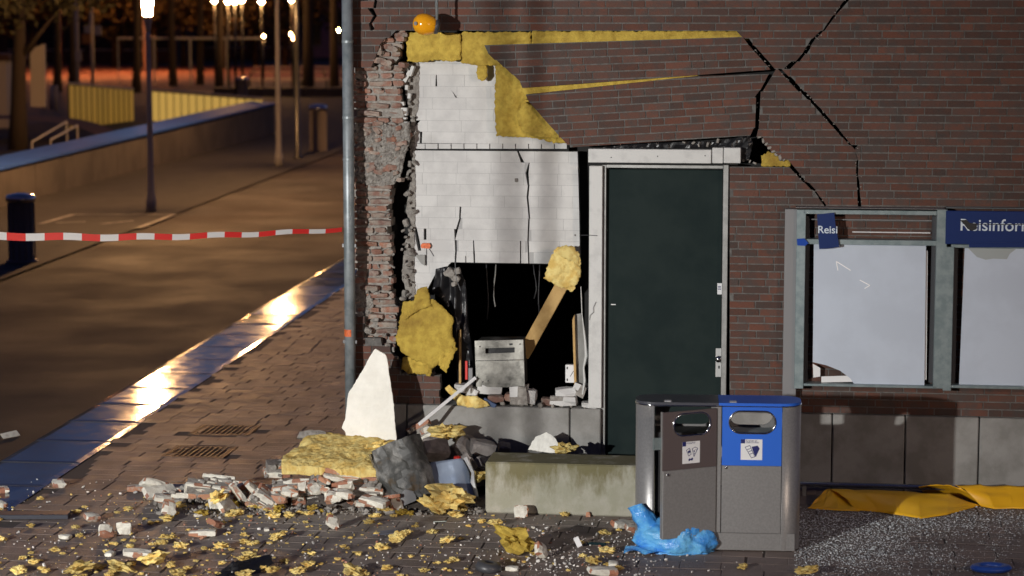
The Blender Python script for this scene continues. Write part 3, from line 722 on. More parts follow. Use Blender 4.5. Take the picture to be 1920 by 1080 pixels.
# black membrane flap in the gap above the lintel
fl_ = wthing('membrane_flap', 'black waterproof membrane crumpled above the right end of the lintel', 'membrane')
slab(wps([(1100,280),(1180,271),(1280,266),(1345,264),(1382,258),(1405,254),(1412,268),(1404,300),(1392,304),(1390,277),(1104,279)],-.03),.02,.02,.03,3,.6,y=.05,freq=9).build('flap', m_film, fl_)
hf = wthing('gap_mortar_crumbs', 'pale mortar teeth broken along the edge of the hole beside the lintel', 'mortar')
for x,y,r in ((1424,257,5),(1431,264,6),(1437,270,5),(1443,277,6),(1450,284,6),(1455,290,5),(1463,296,7),(1470,300,4),(1300,268,5),(1327,271,6),(1282,267,4),(1346,264,6),(1310,273,4),(1406,303,4),(1415,306,5)):
    s,z = wp(x,y,-.0); link('mortar_tooth', rg.choice(ROCKS), hf, Matrix.Translation((s,.02,z)) @ Matrix.Rotation(rg.uniform(0,6),4,'Y') @ Matrix.Diagonal((r*PX*1.1,.03,r*PX*.6,1)))

# ================================================================== yellow insulation left in the wall
def insul(name, label, parts, mat=m_insul, cat='insulation', group=None):
    t = wthing(name, label, cat, group)
    for k,(pts,n,th,amp,seed) in enumerate(parts):
        slab(wps(pts,n), th, .011, amp, seed, .5, y=-n, freq=9, rag=.016).build('batt' if k == 0 else 'torn_flap', mat, t, True)
    return t
insul('insulation_batt','square yellow insulation batt under the yellow wall camera',[([(763,60),(865,62),(866,112),(845,116),(815,112),(790,117),(764,116)],-.1,.09,.02,1)])
insul('insulation_batt','yellow insulation batt with a dangling tongue at the left end of the long gap',[([(867,60),(996,60),(996,86),(940,90),(945,112),(936,122),(900,123),(866,118)],-.1,.09,.02,2),([(896,118),(912,118),(916,140),(908,152),(897,150),(893,138)],-.1,.04,.01,6)])
insul('insulation_batt','thin yellow insulation strip showing in the long gap between brick courses',[([(998,58),(1402,58),(1402,76),(998,92)],-.09,.08,.016,3)])
insul('insulation_batt','yellow insulation wedge tapering down beside the white block wall',[([(931,112),(960,118),(995,160),(1010,190),(1040,225),(1072,268),(1040,268),(1000,258),(932,255),(928,200)],-.12,.09,.03,4),([(985,190),(1010,205),(1040,235),(1060,262),(1000,256),(978,245),(968,215)],-.06,.08,.03,8)])
insul('insulation_batt','narrow yellow insulation sliver in the lower sloping gap between brick courses',[([(972,158),(1310,134),(1310,150),(985,186)],-.075,.06,.012,5)])
insul('insulation_batt','small yellow insulation patch in the hole right of the lintel',[([(1428,292),(1440,284),(1458,286),(1482,300),(1482,312),(1428,312)],-.05,.06,.012,7)])
insul('insulation_sheet','large torn yellow insulation sheet hanging left of the dark opening',
      [([(756,566),(790,562),(812,560),(850,594),(848,625),(857,658),(838,664),(838,700),(830,680),(812,690),(795,680),(770,672),(752,660),(742,636),(750,600)],.07,.04,.014,9),
       ([(783,542),(800,537),(806,552),(808,575),(790,580),(770,592),(760,600),(774,572)],.1,.03,.02,10),
       ([(756,668),(790,672),(815,676),(806,706),(790,701),(765,700),(752,690)],.05,.05,.03,11),
       ([(824,662),(846,650),(855,656),(836,700),(822,684)],.09,.02,.02,16)])
insul('insulation_sheet','yellow insulation square stuck on the top end of the timber plank',
      [([(1019,522),(1032,482),(1042,466),(1052,462),(1070,464),(1086,476),(1089,518),(1074,548),(1050,538)],.02,.06,.025,12),([(1046,466),(1060,460),(1076,463),(1088,478),(1088,500),(1060,484),(1044,478)],.05,.03,.02,13)], m_insul2)

# ================================================================== inside the opening
tp = wthing('timber_plank', 'pale timber plank leaning diagonally out of the dark opening', 'plank')
a0 = Vector((wp(990,650,-.25)[0],.25,wp(990,650,-.25)[1])); a1 = Vector((wp(1066,512,.0)[0],.0,wp(1066,512,.0)[1]))
d = (a1-a0); Lp = d.length; X = d.normalized(); Y = Vector((0,1,0)); Z = X.cross(Y).normalized(); Y = Z.cross(X)
mb = MB(); mb.bbox(-.1,Lp+.05,-.02,.03,-.055,.055,.004)
o = link('plank_board', mb.mesh('plank_board', m_wood), tp); o.matrix_local = Matrix.Translation(a0) @ Matrix((X,Y,Z)).transposed().to_4x4()
at_ = wthing('cash_machine_panel', 'scorched steel machine front with a black slot standing in the opening', 'machine')
NA = -.02
fr = wps([(890,639),(981,637),(984,727),(893,725)],NA)
slot = wps([(910,653),(965,651.5),(965,661),(910,663)],NA)
mb = MB()
n4 = 4
for k in range(4):
    mb.prism([fr[k],fr[(k+1)%4],slot[(k+1)%4],slot[k]] , -NA, -NA+.012)
mb.build('steel_front', m_atm, at_)
mb = MB(); mb.prism([(s+.002,z) for s,z in wps([(908,650),(968,650),(968,665),(908,665)],NA)],-NA+.05,-NA+.06); mb.build('slot_back', m_black, at_)
mb = MB(); q = wps([(893,641),(979,640),(981,724),(896,722)],NA); mb.prism(q,-NA+.09,-NA+.3); mb.build('machine_body', m_charc, at_)
mb = MB(); mb.prism(wps([(955,644),(961,643.5),(961,647),(955,647.5)],NA+.002),-NA-.003,-NA); mb.build('small_window', m_black, at_)
mb = MB(); mb.prism(wps([(892,676),(982,674),(982,675.5),(892,677.5)],NA+.004),-NA-.004,-NA-.0002); mb.build('seam', m_charc, at_)
mb = MB()
for x,y in ((900,650),(905,716),(915,714),(975,645)):
    s,z = wp(x,y,NA); b_ = len(mb.v); mb.lathe([(.006,0),(.006,.004),(.003,.006)],8); mb.v[b_:] = [(v[0]+s,-NA-v[2],z+v[1]) for v in mb.v[b_:]]
mb.build('rivet', m_chrome, at_)
bd = wthing('leaning_wall_panel', 'grey panel with a bare timber edge leaning inside the right of the opening', 'panel')
slab(wps([(1077,590),(1089,588),(1096,640),(1096,735),(1080,740)],-.1),.03,.02,.004,4,.9,y=.12).build('panel_sheet', m_plinth, bd)
mb = MB(); mb.prism(wps([(1073,600),(1077,590),(1081,735),(1077,735)],-.06),.06,.1); mb.build('timber_edge', m_wood, bd)
mb = MB(); q = [wp(x,y,-.02) for x,y in ((1089,538),(1091,590),(1097,640),(1099,668),(1094,690),(1096,715),(1092,740))]
mb.tube([(s,.03,z) for s,z in q],[.004,.004,.01,.014,.008,.012,.006],6); mb.build('paper_strip', m_paint, bd)
sk = wthing('socket_plate', 'white socket box hanging askew in the right of the opening', 'socket')
wbox(sk,'plate',m_stick,1060,684,1078,718,-.08,-.13,.004)
mb = MB()
for x,y in ((1063.5,690),(1063.5,712)): s,z = wp(x,y,-.079); mb.box(s-.005,s+.005,.076,.079,z-.01,z+.01)
s0,z0 = wp(1069,706,-.079); mb.tube([(s0,.078,z0),(s0+.03,.078,z0+.05)],.002,5)
mb.build('slot', m_black, sk)
hg = wthing('hanging_concrete_lump', 'pale concrete lump hanging from a bar at the top left of the opening', 'concrete')
for x,y,r in ((845,512,13),(855,522,10),(838,512,8),(858,508,9),(852,532,7)):
    s,z = wp(x,y,-.06); link('lump', rg.choice(ROCKS), hg, Matrix.Translation((s,.06,z)) @ Matrix.Rotation(rg.uniform(0,6),4,'Y') @ Matrix.Diagonal((r*PX,.05,r*PX,1)))
mb = MB(); q = [wp(x,y,-.03) for x,y in ((853,480),(854,505),(856,525),(864,545))]; mb.tube([(s,.03,z) for s,z in q],.004,6); mb.build('bar', m_camg, hg)
fm = wthing('plastic_film', 'crumpled black plastic film hanging down the left side of the opening', 'film')
def filmb(x, z): return .07*noise.noise(Vector((x*16,z*3,3)))+.03*noise.noise(Vector((x*30+z*6,z*9,7)))
slab(wps([(816,505),(835,500),(862,505),(872,530),(876,600),(885,660),(890,722),(856,724),(850,640),(852,600),(826,560),(808,548)],-.1),.012,.016,.015,8,.9,y=.13,bend=filmb).build('film_sheet', m_film, fm, True)
cb_ = wthing('hanging_cables','thin dark cables hanging inside the top of the opening','cable')
for k,(x,y1,dx) in enumerate(((912,600,6),(930,575,-8),(1000,560,10),(1012,590,-4))):
    q = [wp(x+dx*math.sin(t*3)*t,496+(y1-496)*t,-.6) for t in (0,.25,.5,.75,1)]; mb = MB(); mb.tube([(s_,.6,z_) for s_,z_ in q],.006,6); mb.build('cable', m_plinth if k == 1 else m_camg, cb_, True)
rs = wthing('red_stick', 'small red plastic stick standing beside the scorched machine', 'stick')
wbox(rs,'stick_body',m_red,872,677,876.5,712,-.02,-.04,.002); wbox(rs,'grey_clip',m_alug,878,690,886,714,-.03,-.06,.003)
tb = wthing('timber_batten', 'thin splintered timber batten upright left of the scorched machine', 'batten')
wbox(tb,'batten_body',m_wood,860,618,864.5,722,-.05,-.08,.002)
ws_ = wthing('white_trim_strip', 'long thin white trim strip leaning from the opening to the ground', 'trim')
A = Vector((wp(892,708,.02)[0],-.02,wp(892,708,.02)[1])); B = Vector((wp(785,796,.35)[0],-.35,wp(785,796,.35)[1]))
d = B-A; X = d.normalized(); Y = Vector((0,1,0)); Z = X.cross(Y).normalized(); Y = Z.cross(X)
mb = MB(); mb.bbox(0,d.length,-.006,.006,-.014,.014,.002); o = link('strip', mb.mesh('strip', m_stick), ws_); o.matrix_local = Matrix.Translation(A) @ Matrix((X,Y,Z)).transposed().to_4x4()

# blocks and crumbs lying on the plinth ledge in the opening
BLK = [roughbrick(60+i, m_block, m_cement if i%2 else None, L=.2, W=.1, Hh=.1, amp=.012) for i in range(4)]
ledge = [(917,729,48,26,.05,'whole white block with a chipped corner on the ledge before the machine',0),(973,742,34,38,-.05,'upright white block on the ledge right of the machine',1),
         (995,745,18,28,.1,'narrow white block leaning on the ledge right of the machine',2),(1056,752,52,18,.02,'flat white block on the ledge at the right of the opening',3),
         (1060,738,40,20,-.12,'white block lying on the flat block at the right of the opening',0),(1085,733,26,24,.4,'tilted white block chunk against the right side of the opening',1),
         (930,748,32,14,.0,'half brown brick on the ledge below the machine',5),(958,745,26,18,.03,'second half brown brick on the ledge under the machine',5),(1030,756,34,16,.05,'rounded red brick piece on the ledge right of centre',5),
         (868,728,34,16,.1,'pale block slab on the ledge left of the machine',2),(885,738,20,22,.5,'grey block lump on the ledge left of the machine',3),(1105,762,30,10,.1,'thin broken block at the foot of the white post',2)]
for x,y,w,h,a,lab,v in ledge:
    s,z = wp(x,y,-.02); me = BLK[v] if v < 5 else RBH[x%5]; bw, bh = (.2,.1) if v < 5 else (.1,.051)
    zz = max(z, ZP + h*PX/2*.95 if y > 735 else 0)
    o = link('loose_block' if v < 5 else 'loose_brick', me); o.matrix_world = WM @ Matrix.Translation((s,.06+rg.uniform(-.02,.03),zz)) @ Matrix.Rotation(a,4,'Y') @ Matrix.Diagonal((w*PX/bw,1.2,h*PX/bh,1)); tag(o, lab, 'block' if v < 5 else 'brick')
t = wthing('insulation_tatter','ragged yellow insulation tatter draped on the plinth ledge','insulation')
slab(wps([(834,728),(842,722),(856,735),(870,744),(890,742),(905,750),(920,760),(905,766),(880,764),(858,760),(850,748)],.07),.05,.014,.035,21,.4,y=-.05,freq=12,rag=.012).build('tatter', m_insul2, t, True)
t = wthing('ledge_rubble','grey and white crumbs heaped on the ledge of the opening','rubble')
for k in range(60):
    x = rg.uniform(832,1120); s,z = wp(x,760,0); r = rg.uniform(2,7)
    link('crumb', rg.choice(ROCKS), t, Matrix.Translation((s,rg.uniform(-.02,.3),ZP+r*PX*.5)) @ Matrix.Rotation(rg.uniform(0,6),4,'Y') @ Matrix.Scale(r*PX,4))
t = wthing('stub_insulation_top','grey mineral crumbs on top of the low brick stump','rubble')
for k in range(26):
    s,z = wp(rg.uniform(752,815),704,.0); r = rg.uniform(2,5); link('crumb', rg.choice(ROCKS), t, Matrix.Translation((s,rg.uniform(-.0,.09),z+.01)) @ Matrix.Scale(r*PX,4))
bb = wthing('blue_bottle_label','crushed blue and white carton on the ledge of the opening','carton')
mb = MB(); mb.bbox(-.06,.06,-.02,.02,-.02,.02,.004); o = link('carton_body', mb.mesh('carton_body', M('carton_blue',(.07,.12,.25),.5,bump=0)), bb); s,z = wp(918,756,.02); o.matrix_local = Matrix.Translation((s,-.01,z)) @ Matrix.Rotation(R(28),4,'Y')
mb = MB(); mb.bbox(-.06,.0,-.024,-.0205,-.018,.018,.001); o2 = link('carton_label', mb.mesh('carton_label', m_stick), bb); o2.matrix_local = o.matrix_local.copy()

# ================================================================== downpipe with brackets
dp = wthing('downpipe', 'grey zinc downpipe at the corner of the building', 'pipe')
s0 = wp(655,360,.1)[0]; zt = wp(655,-90,.1)[1]
mb = MB(); mb.tube([(s0-.0,-.12,zt),(s0+.0,-.12,.05)],.047,18); mb.build('pipe', m_pipe, dp, True)
for y in (78,220,298): 
    z = wp(655,y,.1)[1]; mb = MB(); mb.lathe([(.0475,-.012),(.05,-.01),(.05,.01),(.0475,.012)],18,(s0,-.12,z)); mb.build('collar', m_pipe, dp)
for y in (460,640):
    z = wp(655,y,.1)[1]; mb = MB(); mb.box(s0-.06,s0+.06,-.13,-.11,z-.014,z+.014); mb.box(s0-.012,s0+.012,-.11,-.004,z-.012,z+.012); mb.build('bracket', m_chrome, dp)
z = wp(655,623,.1)[1]; mb = MB(); mb.grid(lambda u,v: (s0+.0485*math.sin(-1.2+u*1.6),-.12-.0485*math.cos(-1.2+u*1.6),z-.03+.06*v),6,2); mb.build('orange_sticker', m_orange, dp)

# ================================================================== yellow camera on the wall
sc_ = wthing('security_camera', 'yellow egg shaped camera on a rod above the yellow batt', 'camera')
s,z = wp(793,45,.3)
prof = [(.004,-.075),(.035,-.07),(.066,-.05),(.083,-.02),(.088,.01),(.082,.045),(.07,.075),(.058,.095)]
mb = MB(); mb.lathe([(r*1.02,zz*1.12) for r,zz in prof],24)
T = Matrix.Translation((s,-.3,z)) @ Matrix.Rotation(R(100),4,'Y') @ Matrix.Rotation(R(-12),4,'X')
link('housing', mb.mesh('housing', m_camy, True), sc_, T)
mb = MB(); mb.lathe([(.062,.1),(.066,.108),(.06,.13),(.03,.142),(.004,.145)],20); link('lens_cap', mb.mesh('lens_cap', m_camg, True), sc_, T)
mb = MB(); mb.lathe([(.016,0),(.016,.006)],12); link('grey_dot', mb.mesh('grey_dot', m_alug), sc_, Matrix.Translation((s-.045,-.3-.083,z+.005)) @ Matrix.Rotation(R(90),4,'X') @ Matrix.Rotation(R(-25),4,'Y'))
mb = MB(); s2 = wp(819,20,.3)[0]; mb.tube([(s2,-.3,z+.03),(s2,-.3,z+.9)],.012,10); mb.tube([(s2,-.3,z+.9),(s2,0,z+.9)],.012,10); mb.build('rod', m_pipe, sc_, True)

# ================================================================== notice cases
def fbox(par, name, x0,x1,y0,y1, n=.14, dep=.13, mat=m_alu): return wbox(par,name,mat,x0,y0,x1,y1,n,n-dep,.003)
nc = wthing('notice_case', 'smashed aluminium notice case with a blank white sheet and a torn blue Reisi scrap', 'notice case')
fbox(nc,'frame_stile',1494,1506,393,729); fbox(nc,'frame_stile',1757,1769,393,729)
fbox(nc,'frame_top',1506.5,1756.5,393,404); fbox(nc,'frame_middle',1506.5,1756.5,448,461); fbox(nc,'frame_bottom',1506.5,1756.5,719,729)
fbox(nc,'inner_rail',1515,1750,410,415,.05,.03,m_alug); fbox(nc,'inner_rail',1598,1745,434,438,.05,.03,m_stick)
fbox(nc,'inner_stile',1508,1514,405,718,.06,.05,m_camg); fbox(nc,'inner_stile',1748,1756,405,718,.06,.05,m_camg)
fbox(nc,'top_flashing',1492,1772,389.5,392,.16,.15,m_alug)
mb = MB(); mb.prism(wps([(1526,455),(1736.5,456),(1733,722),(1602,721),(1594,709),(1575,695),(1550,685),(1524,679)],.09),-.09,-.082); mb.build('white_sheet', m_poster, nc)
mb = MB(); mb.prism(wps([(1531,460),(1740,460),(1737,712),(1531,712)],.07),-.066,-.06); mb.v = [v for v in mb.v]
mb2 = MB(); mb2.prism(wps([(1733,470),(1739.5,470),(1737,712),(1731,712)],.07),-.07,-.064); mb2.build('backing_sheet', m_stick, nc)
mb = MB(); mb.prism(wps([(1524,682),(1538,690),(1538,706),(1525,708)],.075),-.075,-.07); mb.prism(wps([(1540,706),(1600,704),(1598,716),(1540,717)],.08),-.08,-.075); mb.build('paper_scrap', m_stick, nc)
def scratch(par, pts, n):
    mb = MB()
    for p,q in zip(pts,pts[1:]):
        a=Vector(wp(*p,n)); b=Vector(wp(*q,n)); d=(b-a).normalized(); e=Vector((-d.y,d.x))*.004
        mb.prism([tuple(a-e),tuple(b-e),tuple(b+e),tuple(a+e)],-n-.003,-n+.001)
    mb.build('scratch', m_scr, par)
m_scr = M('bright_scratch', (.95,.95,.95), .2, bump=0)  # cuts in the sheet, their glint put into a near-white colour
scratch(nc,[(1571,507),(1568,490),(1595,507)],.092); scratch(nc,[(1612,525),(1631,535),(1621,541)],.092)
mb = MB(); mb.prism(wps([(1532,402),(1564,398.5),(1567,425),(1572,452),(1574,463),(1552,466),(1536,467)],.165),-.165,-.16); scrap = mb.build('blue_scrap', m_blue, nc)
mb = MB(); mb.prism(wps([(1494,448),(1508,447),(1516,456),(1510,461),(1495,460)],.16),-.16,-.155); mb.build('blue_scrap', M('blue_scrap_bright',(.01,.06,.35),.3,bump=0), nc)
def text(par, body, x0, x1, ybase, n, mat=m_text, name='lettering', bold=.0):
    cu = bpy.data.curves.new('t','FONT'); cu.body = body; cu.extrude = .001; cu.offset = bold
    ob = bpy.data.objects.new('t',cu); COL.objects.link(ob); dg = bpy.context.evaluated_depsgraph_get(); dg.update()
    me = bpy.data.meshes.new_from_object(ob.evaluated_get(dg)); bpy.data.objects.remove(ob)
    xs = [v.co.x for v in me.vertices]; w = max(xs)-min(xs)
    a = wp(x0,ybase,n); b = wp(x1,ybase,n); k = (b[0]-a[0])/w
    me.materials.clear(); me.materials.append(mat)
    o = link(name, me, par); o.matrix_local = Matrix.Translation((a[0]-min(xs)*k,-n,a[1])) @ Matrix.Rotation(R(90),4,'X') @ Matrix.Diagonal((k,k,1,1)); return o
text(nc,'Reisi',1534,1570,437,.1662,bold=.01)
n2 = wthing('notice_case', 'notice case under the blue Reisinformatie header cut by the right edge', 'notice case')
fbox(n2,'frame_stile',1774,1783,463,733); fbox(n2,'frame_stile',2040,2054,393,736); fbox(n2,'frame_bottom',1783.5,2039,722,733); fbox(n2,'frame_top',1774,2039,389,393.5)
fbox(n2,'inner_stile',1785,1791,464,720,.06,.05,m_camg); fbox(n2,'frame_middle',1783.5,2039,458,468,.12,.1)
hd = fbox(n2,'header_panel',1774,2039,395,461,.15,.02,m_blue)
mb = MB(); mb.prism(wps([(1817,456),(2030,452),(2030,464),(1817,464)],.158),-.158,-.1505); mb.build('loose_blue_edge', m_blue, n2)
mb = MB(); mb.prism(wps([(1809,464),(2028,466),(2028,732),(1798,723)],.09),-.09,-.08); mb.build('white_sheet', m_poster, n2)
mb = MB(); mb.prism(wps([(1815,465),(1890,465),(1905,467),(1893,476),(1888,486),(1862,485),(1848,487),(1832,482)],.094),-.094,-.0905); mb.build('soiled_patch', M('soiled_paper',(.34,.37,.37),.6,bump=0), n2)
text(n2,'Reisinformatie',1801,1985,432,.1512,bold=.008)
mb = MB(); mb.prism(wps([(1800,413),(1812,412),(1818,418),(1832,419),(1831,430),(1822,433),(1814,429),(1808,421)],.1535),-.1535,-.1506); mb.prism(wps([(1830,419.5),(1900,420),(1985,418),(1985,420),(1900,421.6),(1830,421)],.1535),-.1535,-.1506); mb.build('burnt_tear', m_black, n2)
cv = wthing('grey_cover_strip', 'vertical grey steel strip between the brickwork and the notice case', 'cover strip')
fbox(cv,'strip',1472,1492,392,750,.1,.098,m_alug)
# steel foot rail
rl = wthing('foot_rail', 'long steel tube rail along the foot of the facade on the right', 'rail')
a0 = wp(1440,889,.28); b0 = wp(2120,911.5,.28); zr = .10
mb = MB(); mb.tube([(a0[0],-.28,zr),(b0[0],-.28,zr)],.022,14); mb.build('tube', M('rail_steel',(.35,.38,.45),.2,metal=.9,bump=0), rl, True)
mb = MB()
for s in (a0[0]+.3, a0[0]+1.6, a0[0]+2.9): mb.box(s-.015,s+.015,-.295,-.265,-.01,zr-.015)
mb.build('foot', m_steel, rl)

# ================================================================== concrete bench
be = wthing('concrete_bench', 'mossy concrete block bench in front of the green door', 'bench')
g0 = gp(910,962); bs0 = (g0-WO).dot(WA); bn0 = -(g0-WO).dot(WB); g1 = gp(1330,967); bs1 = (g1-WO).dot(WA)
hb = .415
mb = MB(); mb.bbox(bs0,bs1,-bn0,-bn0+.42,.0,hb,.012); bo = mb.build('block', m_bench, be)
mb = MB(); mb.box(bs0+.03,bs1-.03,-bn0+.03,-bn0+.39,-.01,.002); mb.build('footing', m_grout, be)

# ================================================================== twin litter bin
g0 = gp(1190,1031); g1 = gp(1500,1037)
bn = thing('twin_litter_bin', 'steel twin litter bin with one brown flap door open and one blue panel', 'litter bin', g0, -PSI*.55)
ex = Vector((math.cos(-PSI*.55), math.sin(-PSI*.55),0)); BW = (g1-g0).dot(ex); kx = BW/310.0; BH = 286*BW/310*.995; DEP = .36
def bx(px): return (px-1190)*kx
def bz(py): return (1034-py)*kx*1.006
rr = .14
def endcap(x_in, sgn):
    pts = [(x_in,0)]
    xo = 0 if sgn < 0 else BW
    for k in range(13):
        a = math.pi/2*k/12; pts.append((xo - sgn*rr + sgn*rr*math.sin(a), rr - rr*math.cos(a)))
    for k in range(13):
        a = math.pi/2*k/12; pts.append((xo - sgn*rr + sgn*rr*math.cos(a), DEP-rr + rr*math.sin(a)))
    pts.append((x_in,DEP))
    t = .012
    mb = MB(); n = len(pts); inner = []
    cx, cy = x_in, DEP/2
    for (x,y) in pts: inner.append((x + (t if sgn < 0 else -t)*(1 if abs(x-x_in) > .03 else 0), y + (t if y < cy else -t)))
    vs = [(x,y,z) for z in (0.01,BH-.03) for x,y in pts] + [(x,y,z) for z in (0.01,BH-.03) for x,y in inner]
    fs = [(i,i+1,n+i+1,n+i) for i in range(n-1)] + [(2*n+i+1,2*n+i,3*n+i,3*n+i+1) for i in range(n-1)] + [(n+i,n+i+1,3*n+i+1,3*n+i) for i in range(n-1)] + [(0,n,3*n,2*n),(n-1,3*n-1,4*n-1,2*n-1)]
    mb.add(vs,fs); return mb
endcap(bx(1225),-1).build('rounded_end', m_bin, bn, True); endcap(bx(1464),1).build('rounded_end', m_bin, bn, True)
def stadium(cx, cz, w, h, n=20):
    r = h/2; P = []
    for k in range(n):
        a = -math.pi/2 + math.pi*k/(n-1); P.append((cx+w/2-r+r*math.cos(a), cz+r*math.sin(a)))
    for k in range(n):
        a = math.pi/2 + math.pi*k/(n-1); P.append((cx-w/2+r+r*math.cos(a), cz+r*math.sin(a)))
    return P
def plate(x0,x1,z0,z1,hole,y0,y1):
    """flat plate with a hole"""
    mb = MB(); n = len(hole); cx = sum(p[0] for p in hole)/n; cz = sum(p[1] for p in hole)/n; out = []
    for x,z in hole:
        dx, dz = x-cx, z-cz; t = 1e9
        if dx > 1e-9: t = min(t,(x1-cx)/dx)
        if dx < -1e-9: t = min(t,(x0-cx)/dx)
        if dz > 1e-9: t = min(t,(z1-cz)/dz)
        if dz < -1e-9: t = min(t,(z0-cz)/dz)
        out.append([cx+dx*t, cz+dz*t])
    for X_,Z_ in ((x0,z0),(x1,z0),(x1,z1),(x0,z1)):
        i = min(range(n), key=lambda i: math.hypot(out[i][0]-X_,out[i][1]-Z_)); out[i] = [X_,Z_]
    vs = [(x,y0,z) for x,z in hole]+[(x,y0,z) for x,z in out]+[(x,y1,z) for x,z in hole]+[(x,y1,z) for x,z in out]
    fs = []
    for i in range(n):
        k = (i+1)%n; fs += [(i,k,n+k,n+i),(2*n+k,2*n+i,3*n+i,3*n+k),(k,i,2*n+i,2*n+k),(n+i,n+k,3*n+k,3*n+i)]
    mb.add(vs,fs); return mb
def ringtube(P, y, r): 
    mb = MB(); pts = [(x,y,z) for x,z in P]; mb.tube(pts+[pts[0],pts[1]], r, 8, cap=False); return mb
# right door (closed)
zt_, zm_, zb_ = bz(757), bz(870), bz(998)
h2 = stadium(bx(1408),bz(788),86*kx,42*kx)
plate(bx(1352),bx(1463),zm_,zt_,h2,-.004,.01).build('blue_panel', m_binblue, bn)
mb = MB(); mb.bbox(bx(1352),bx(1463),-.004,.012,zb_,zm_-.002,.002); mb.build('door_panel', m_bin, bn)
ringtube(h2,-.006,.007).build('aperture_rim', m_chrome, bn, True)
mb = MB(); mb.bbox(bx(1340.5),bx(1350.5),-.002,.03,zb_,zt_,.002); mb.build('centre_post', m_bin, bn)
mb = MB(); mb.bbox(bx(1200),bx(1490),.006,.03,.01,zb_-.004,.002); mb.build('base_panel', m_bin, bn)
mb = MB(); mb.box(bx(1225),bx(1464),.02,DEP-.02,.03,.05); mb.build('bottom', m_bindk, bn)
for cx,x0,x1 in ((1294,1226,1345),(1408,1346,1463)):
    plate(bx(x0),bx(x1),.02,zt_,stadium(bx(cx)+.0,bz(788),84*kx,42*kx),DEP-.012,DEP).build('back_panel', m_bin, bn)
mb = MB(); mb.box(bx(1344),bx(1347),.03,DEP-.02,.05,zt_); mb.build('divider', m_bindk, bn)
mb = MB(); mb.box(bx(1356),bx(1460),.05,DEP-.05,.06,bz(812)); mb.build('inner_liner', M('liner_grey',(.3,.36,.38),.5,bump=0), bn)
mb = MB(); mb.box(bx(1226.5),bx(1338),.05,DEP-.03,.06,bz(812)); mb.build('inner_liner', m_black, bn)  # black block added so the open gap reads dark inside
# lid with rounded ends
def lidpoly(x0,x1,rl_,rr_):
    P = []
    if rl_: P += [(x0+rr-rr*math.cos(math.pi/2*k/8)+0, DEP-rr+rr*math.sin(math.pi/2*k/8)) for k in range(9)]
    else: P += [(x0,DEP)]
    if rr_: P += [(x1-rr+rr*math.sin(math.pi/2*k/8), DEP-rr+rr*math.cos(math.pi/2*k/8)) for k in range(9)] + [(x1-rr+rr*math.cos(math.pi/2*k/8), rr-rr*math.sin(math.pi/2*k/8)) for k in range(9)]
    else: P += [(x1,DEP),(x1,0)]
    if rl_: P += [(x0+rr-rr*math.sin(math.pi/2*k/8), rr-rr*math.cos(math.pi/2*k/8)) for k in range(9)]
    else: P += [(x0,0)]
    return P
mb = MB(); mb.prismz(lidpoly(0,bx(1345),True,False),BH-.028,BH-.006); mb.build('lid', m_binnavy, bn)
mb = MB(); mb.prismz(lidpoly(bx(1345.4),BW,False,True),BH-.028,BH-.006); mb.build('lid', m_binblue, bn)
mb = MB(); mb.tube([(x,y,BH-.03) for x,y in lidpoly(0,BW,True,True)]+[(lidpoly(0,BW,True,True)[0][0],lidpoly(0,BW,True,True)[0][1],BH-.03)],.006,6); mb.build('lid_rim', m_chrome, bn, True)
for px in (1250,1372):
    mb = MB(); mb.box(bx(px)-.025,bx(px)+.025,.03,.1,BH-.006,BH-.004); mb.build('lid_label', m_stick, bn)
# left door swung open: hinge at the centre post
hd_ = bpy.data.objects.new('open_door', None); COL.objects.link(hd_); hd_.parent = bn; hd_.location = (bx(1340),-.006,0); hd_.rotation_euler = (0,0,R(29))
DW = 113*kx
def ox(px): return -DW + (px-1243)/(1339-1243)*DW
zt2, zm2, zb2 = bz(762), bz(871), bz(1000)
h3 = stadium(ox(1294),bz(788),78*kx,42*kx)
plate(-DW,0,zm2,zt2,h3,-.012,.004).build('brown_panel', m_binbrown, hd_)
mb = MB(); mb.bbox(-DW,0,-.012,.004,zb2,zm2-.002,.002); mb.build('lower_panel', m_bin, hd_)
ringtube(h3,-.012,.007).build('aperture_rim', m_chrome, hd_, True)
mb = MB(); mb.box(-DW-.06,-DW+.02,.02,.04,bz(832),bz(810)); mb.build('latch_plate', m_alu, hd_)
mb = MB(); mb.box(-DW,-DW+.006,.004,.03,zb2,zt2); mb.build('door_edge', m_bin, hd_)
def lock(par,x,z,y):
    mb = MB(); mb.lathe([(.011,0),(.011,.006),(.006,.008)],12); link('lock', mb.mesh('lock', m_chrome, True), par, Matrix.Translation((x,y,z)) @ Matrix.Rotation(R(90),4,'X'))
lock(hd_,ox(1252),bz(879),-.012); lock(bn,bx(1360),bz(874),-.004)
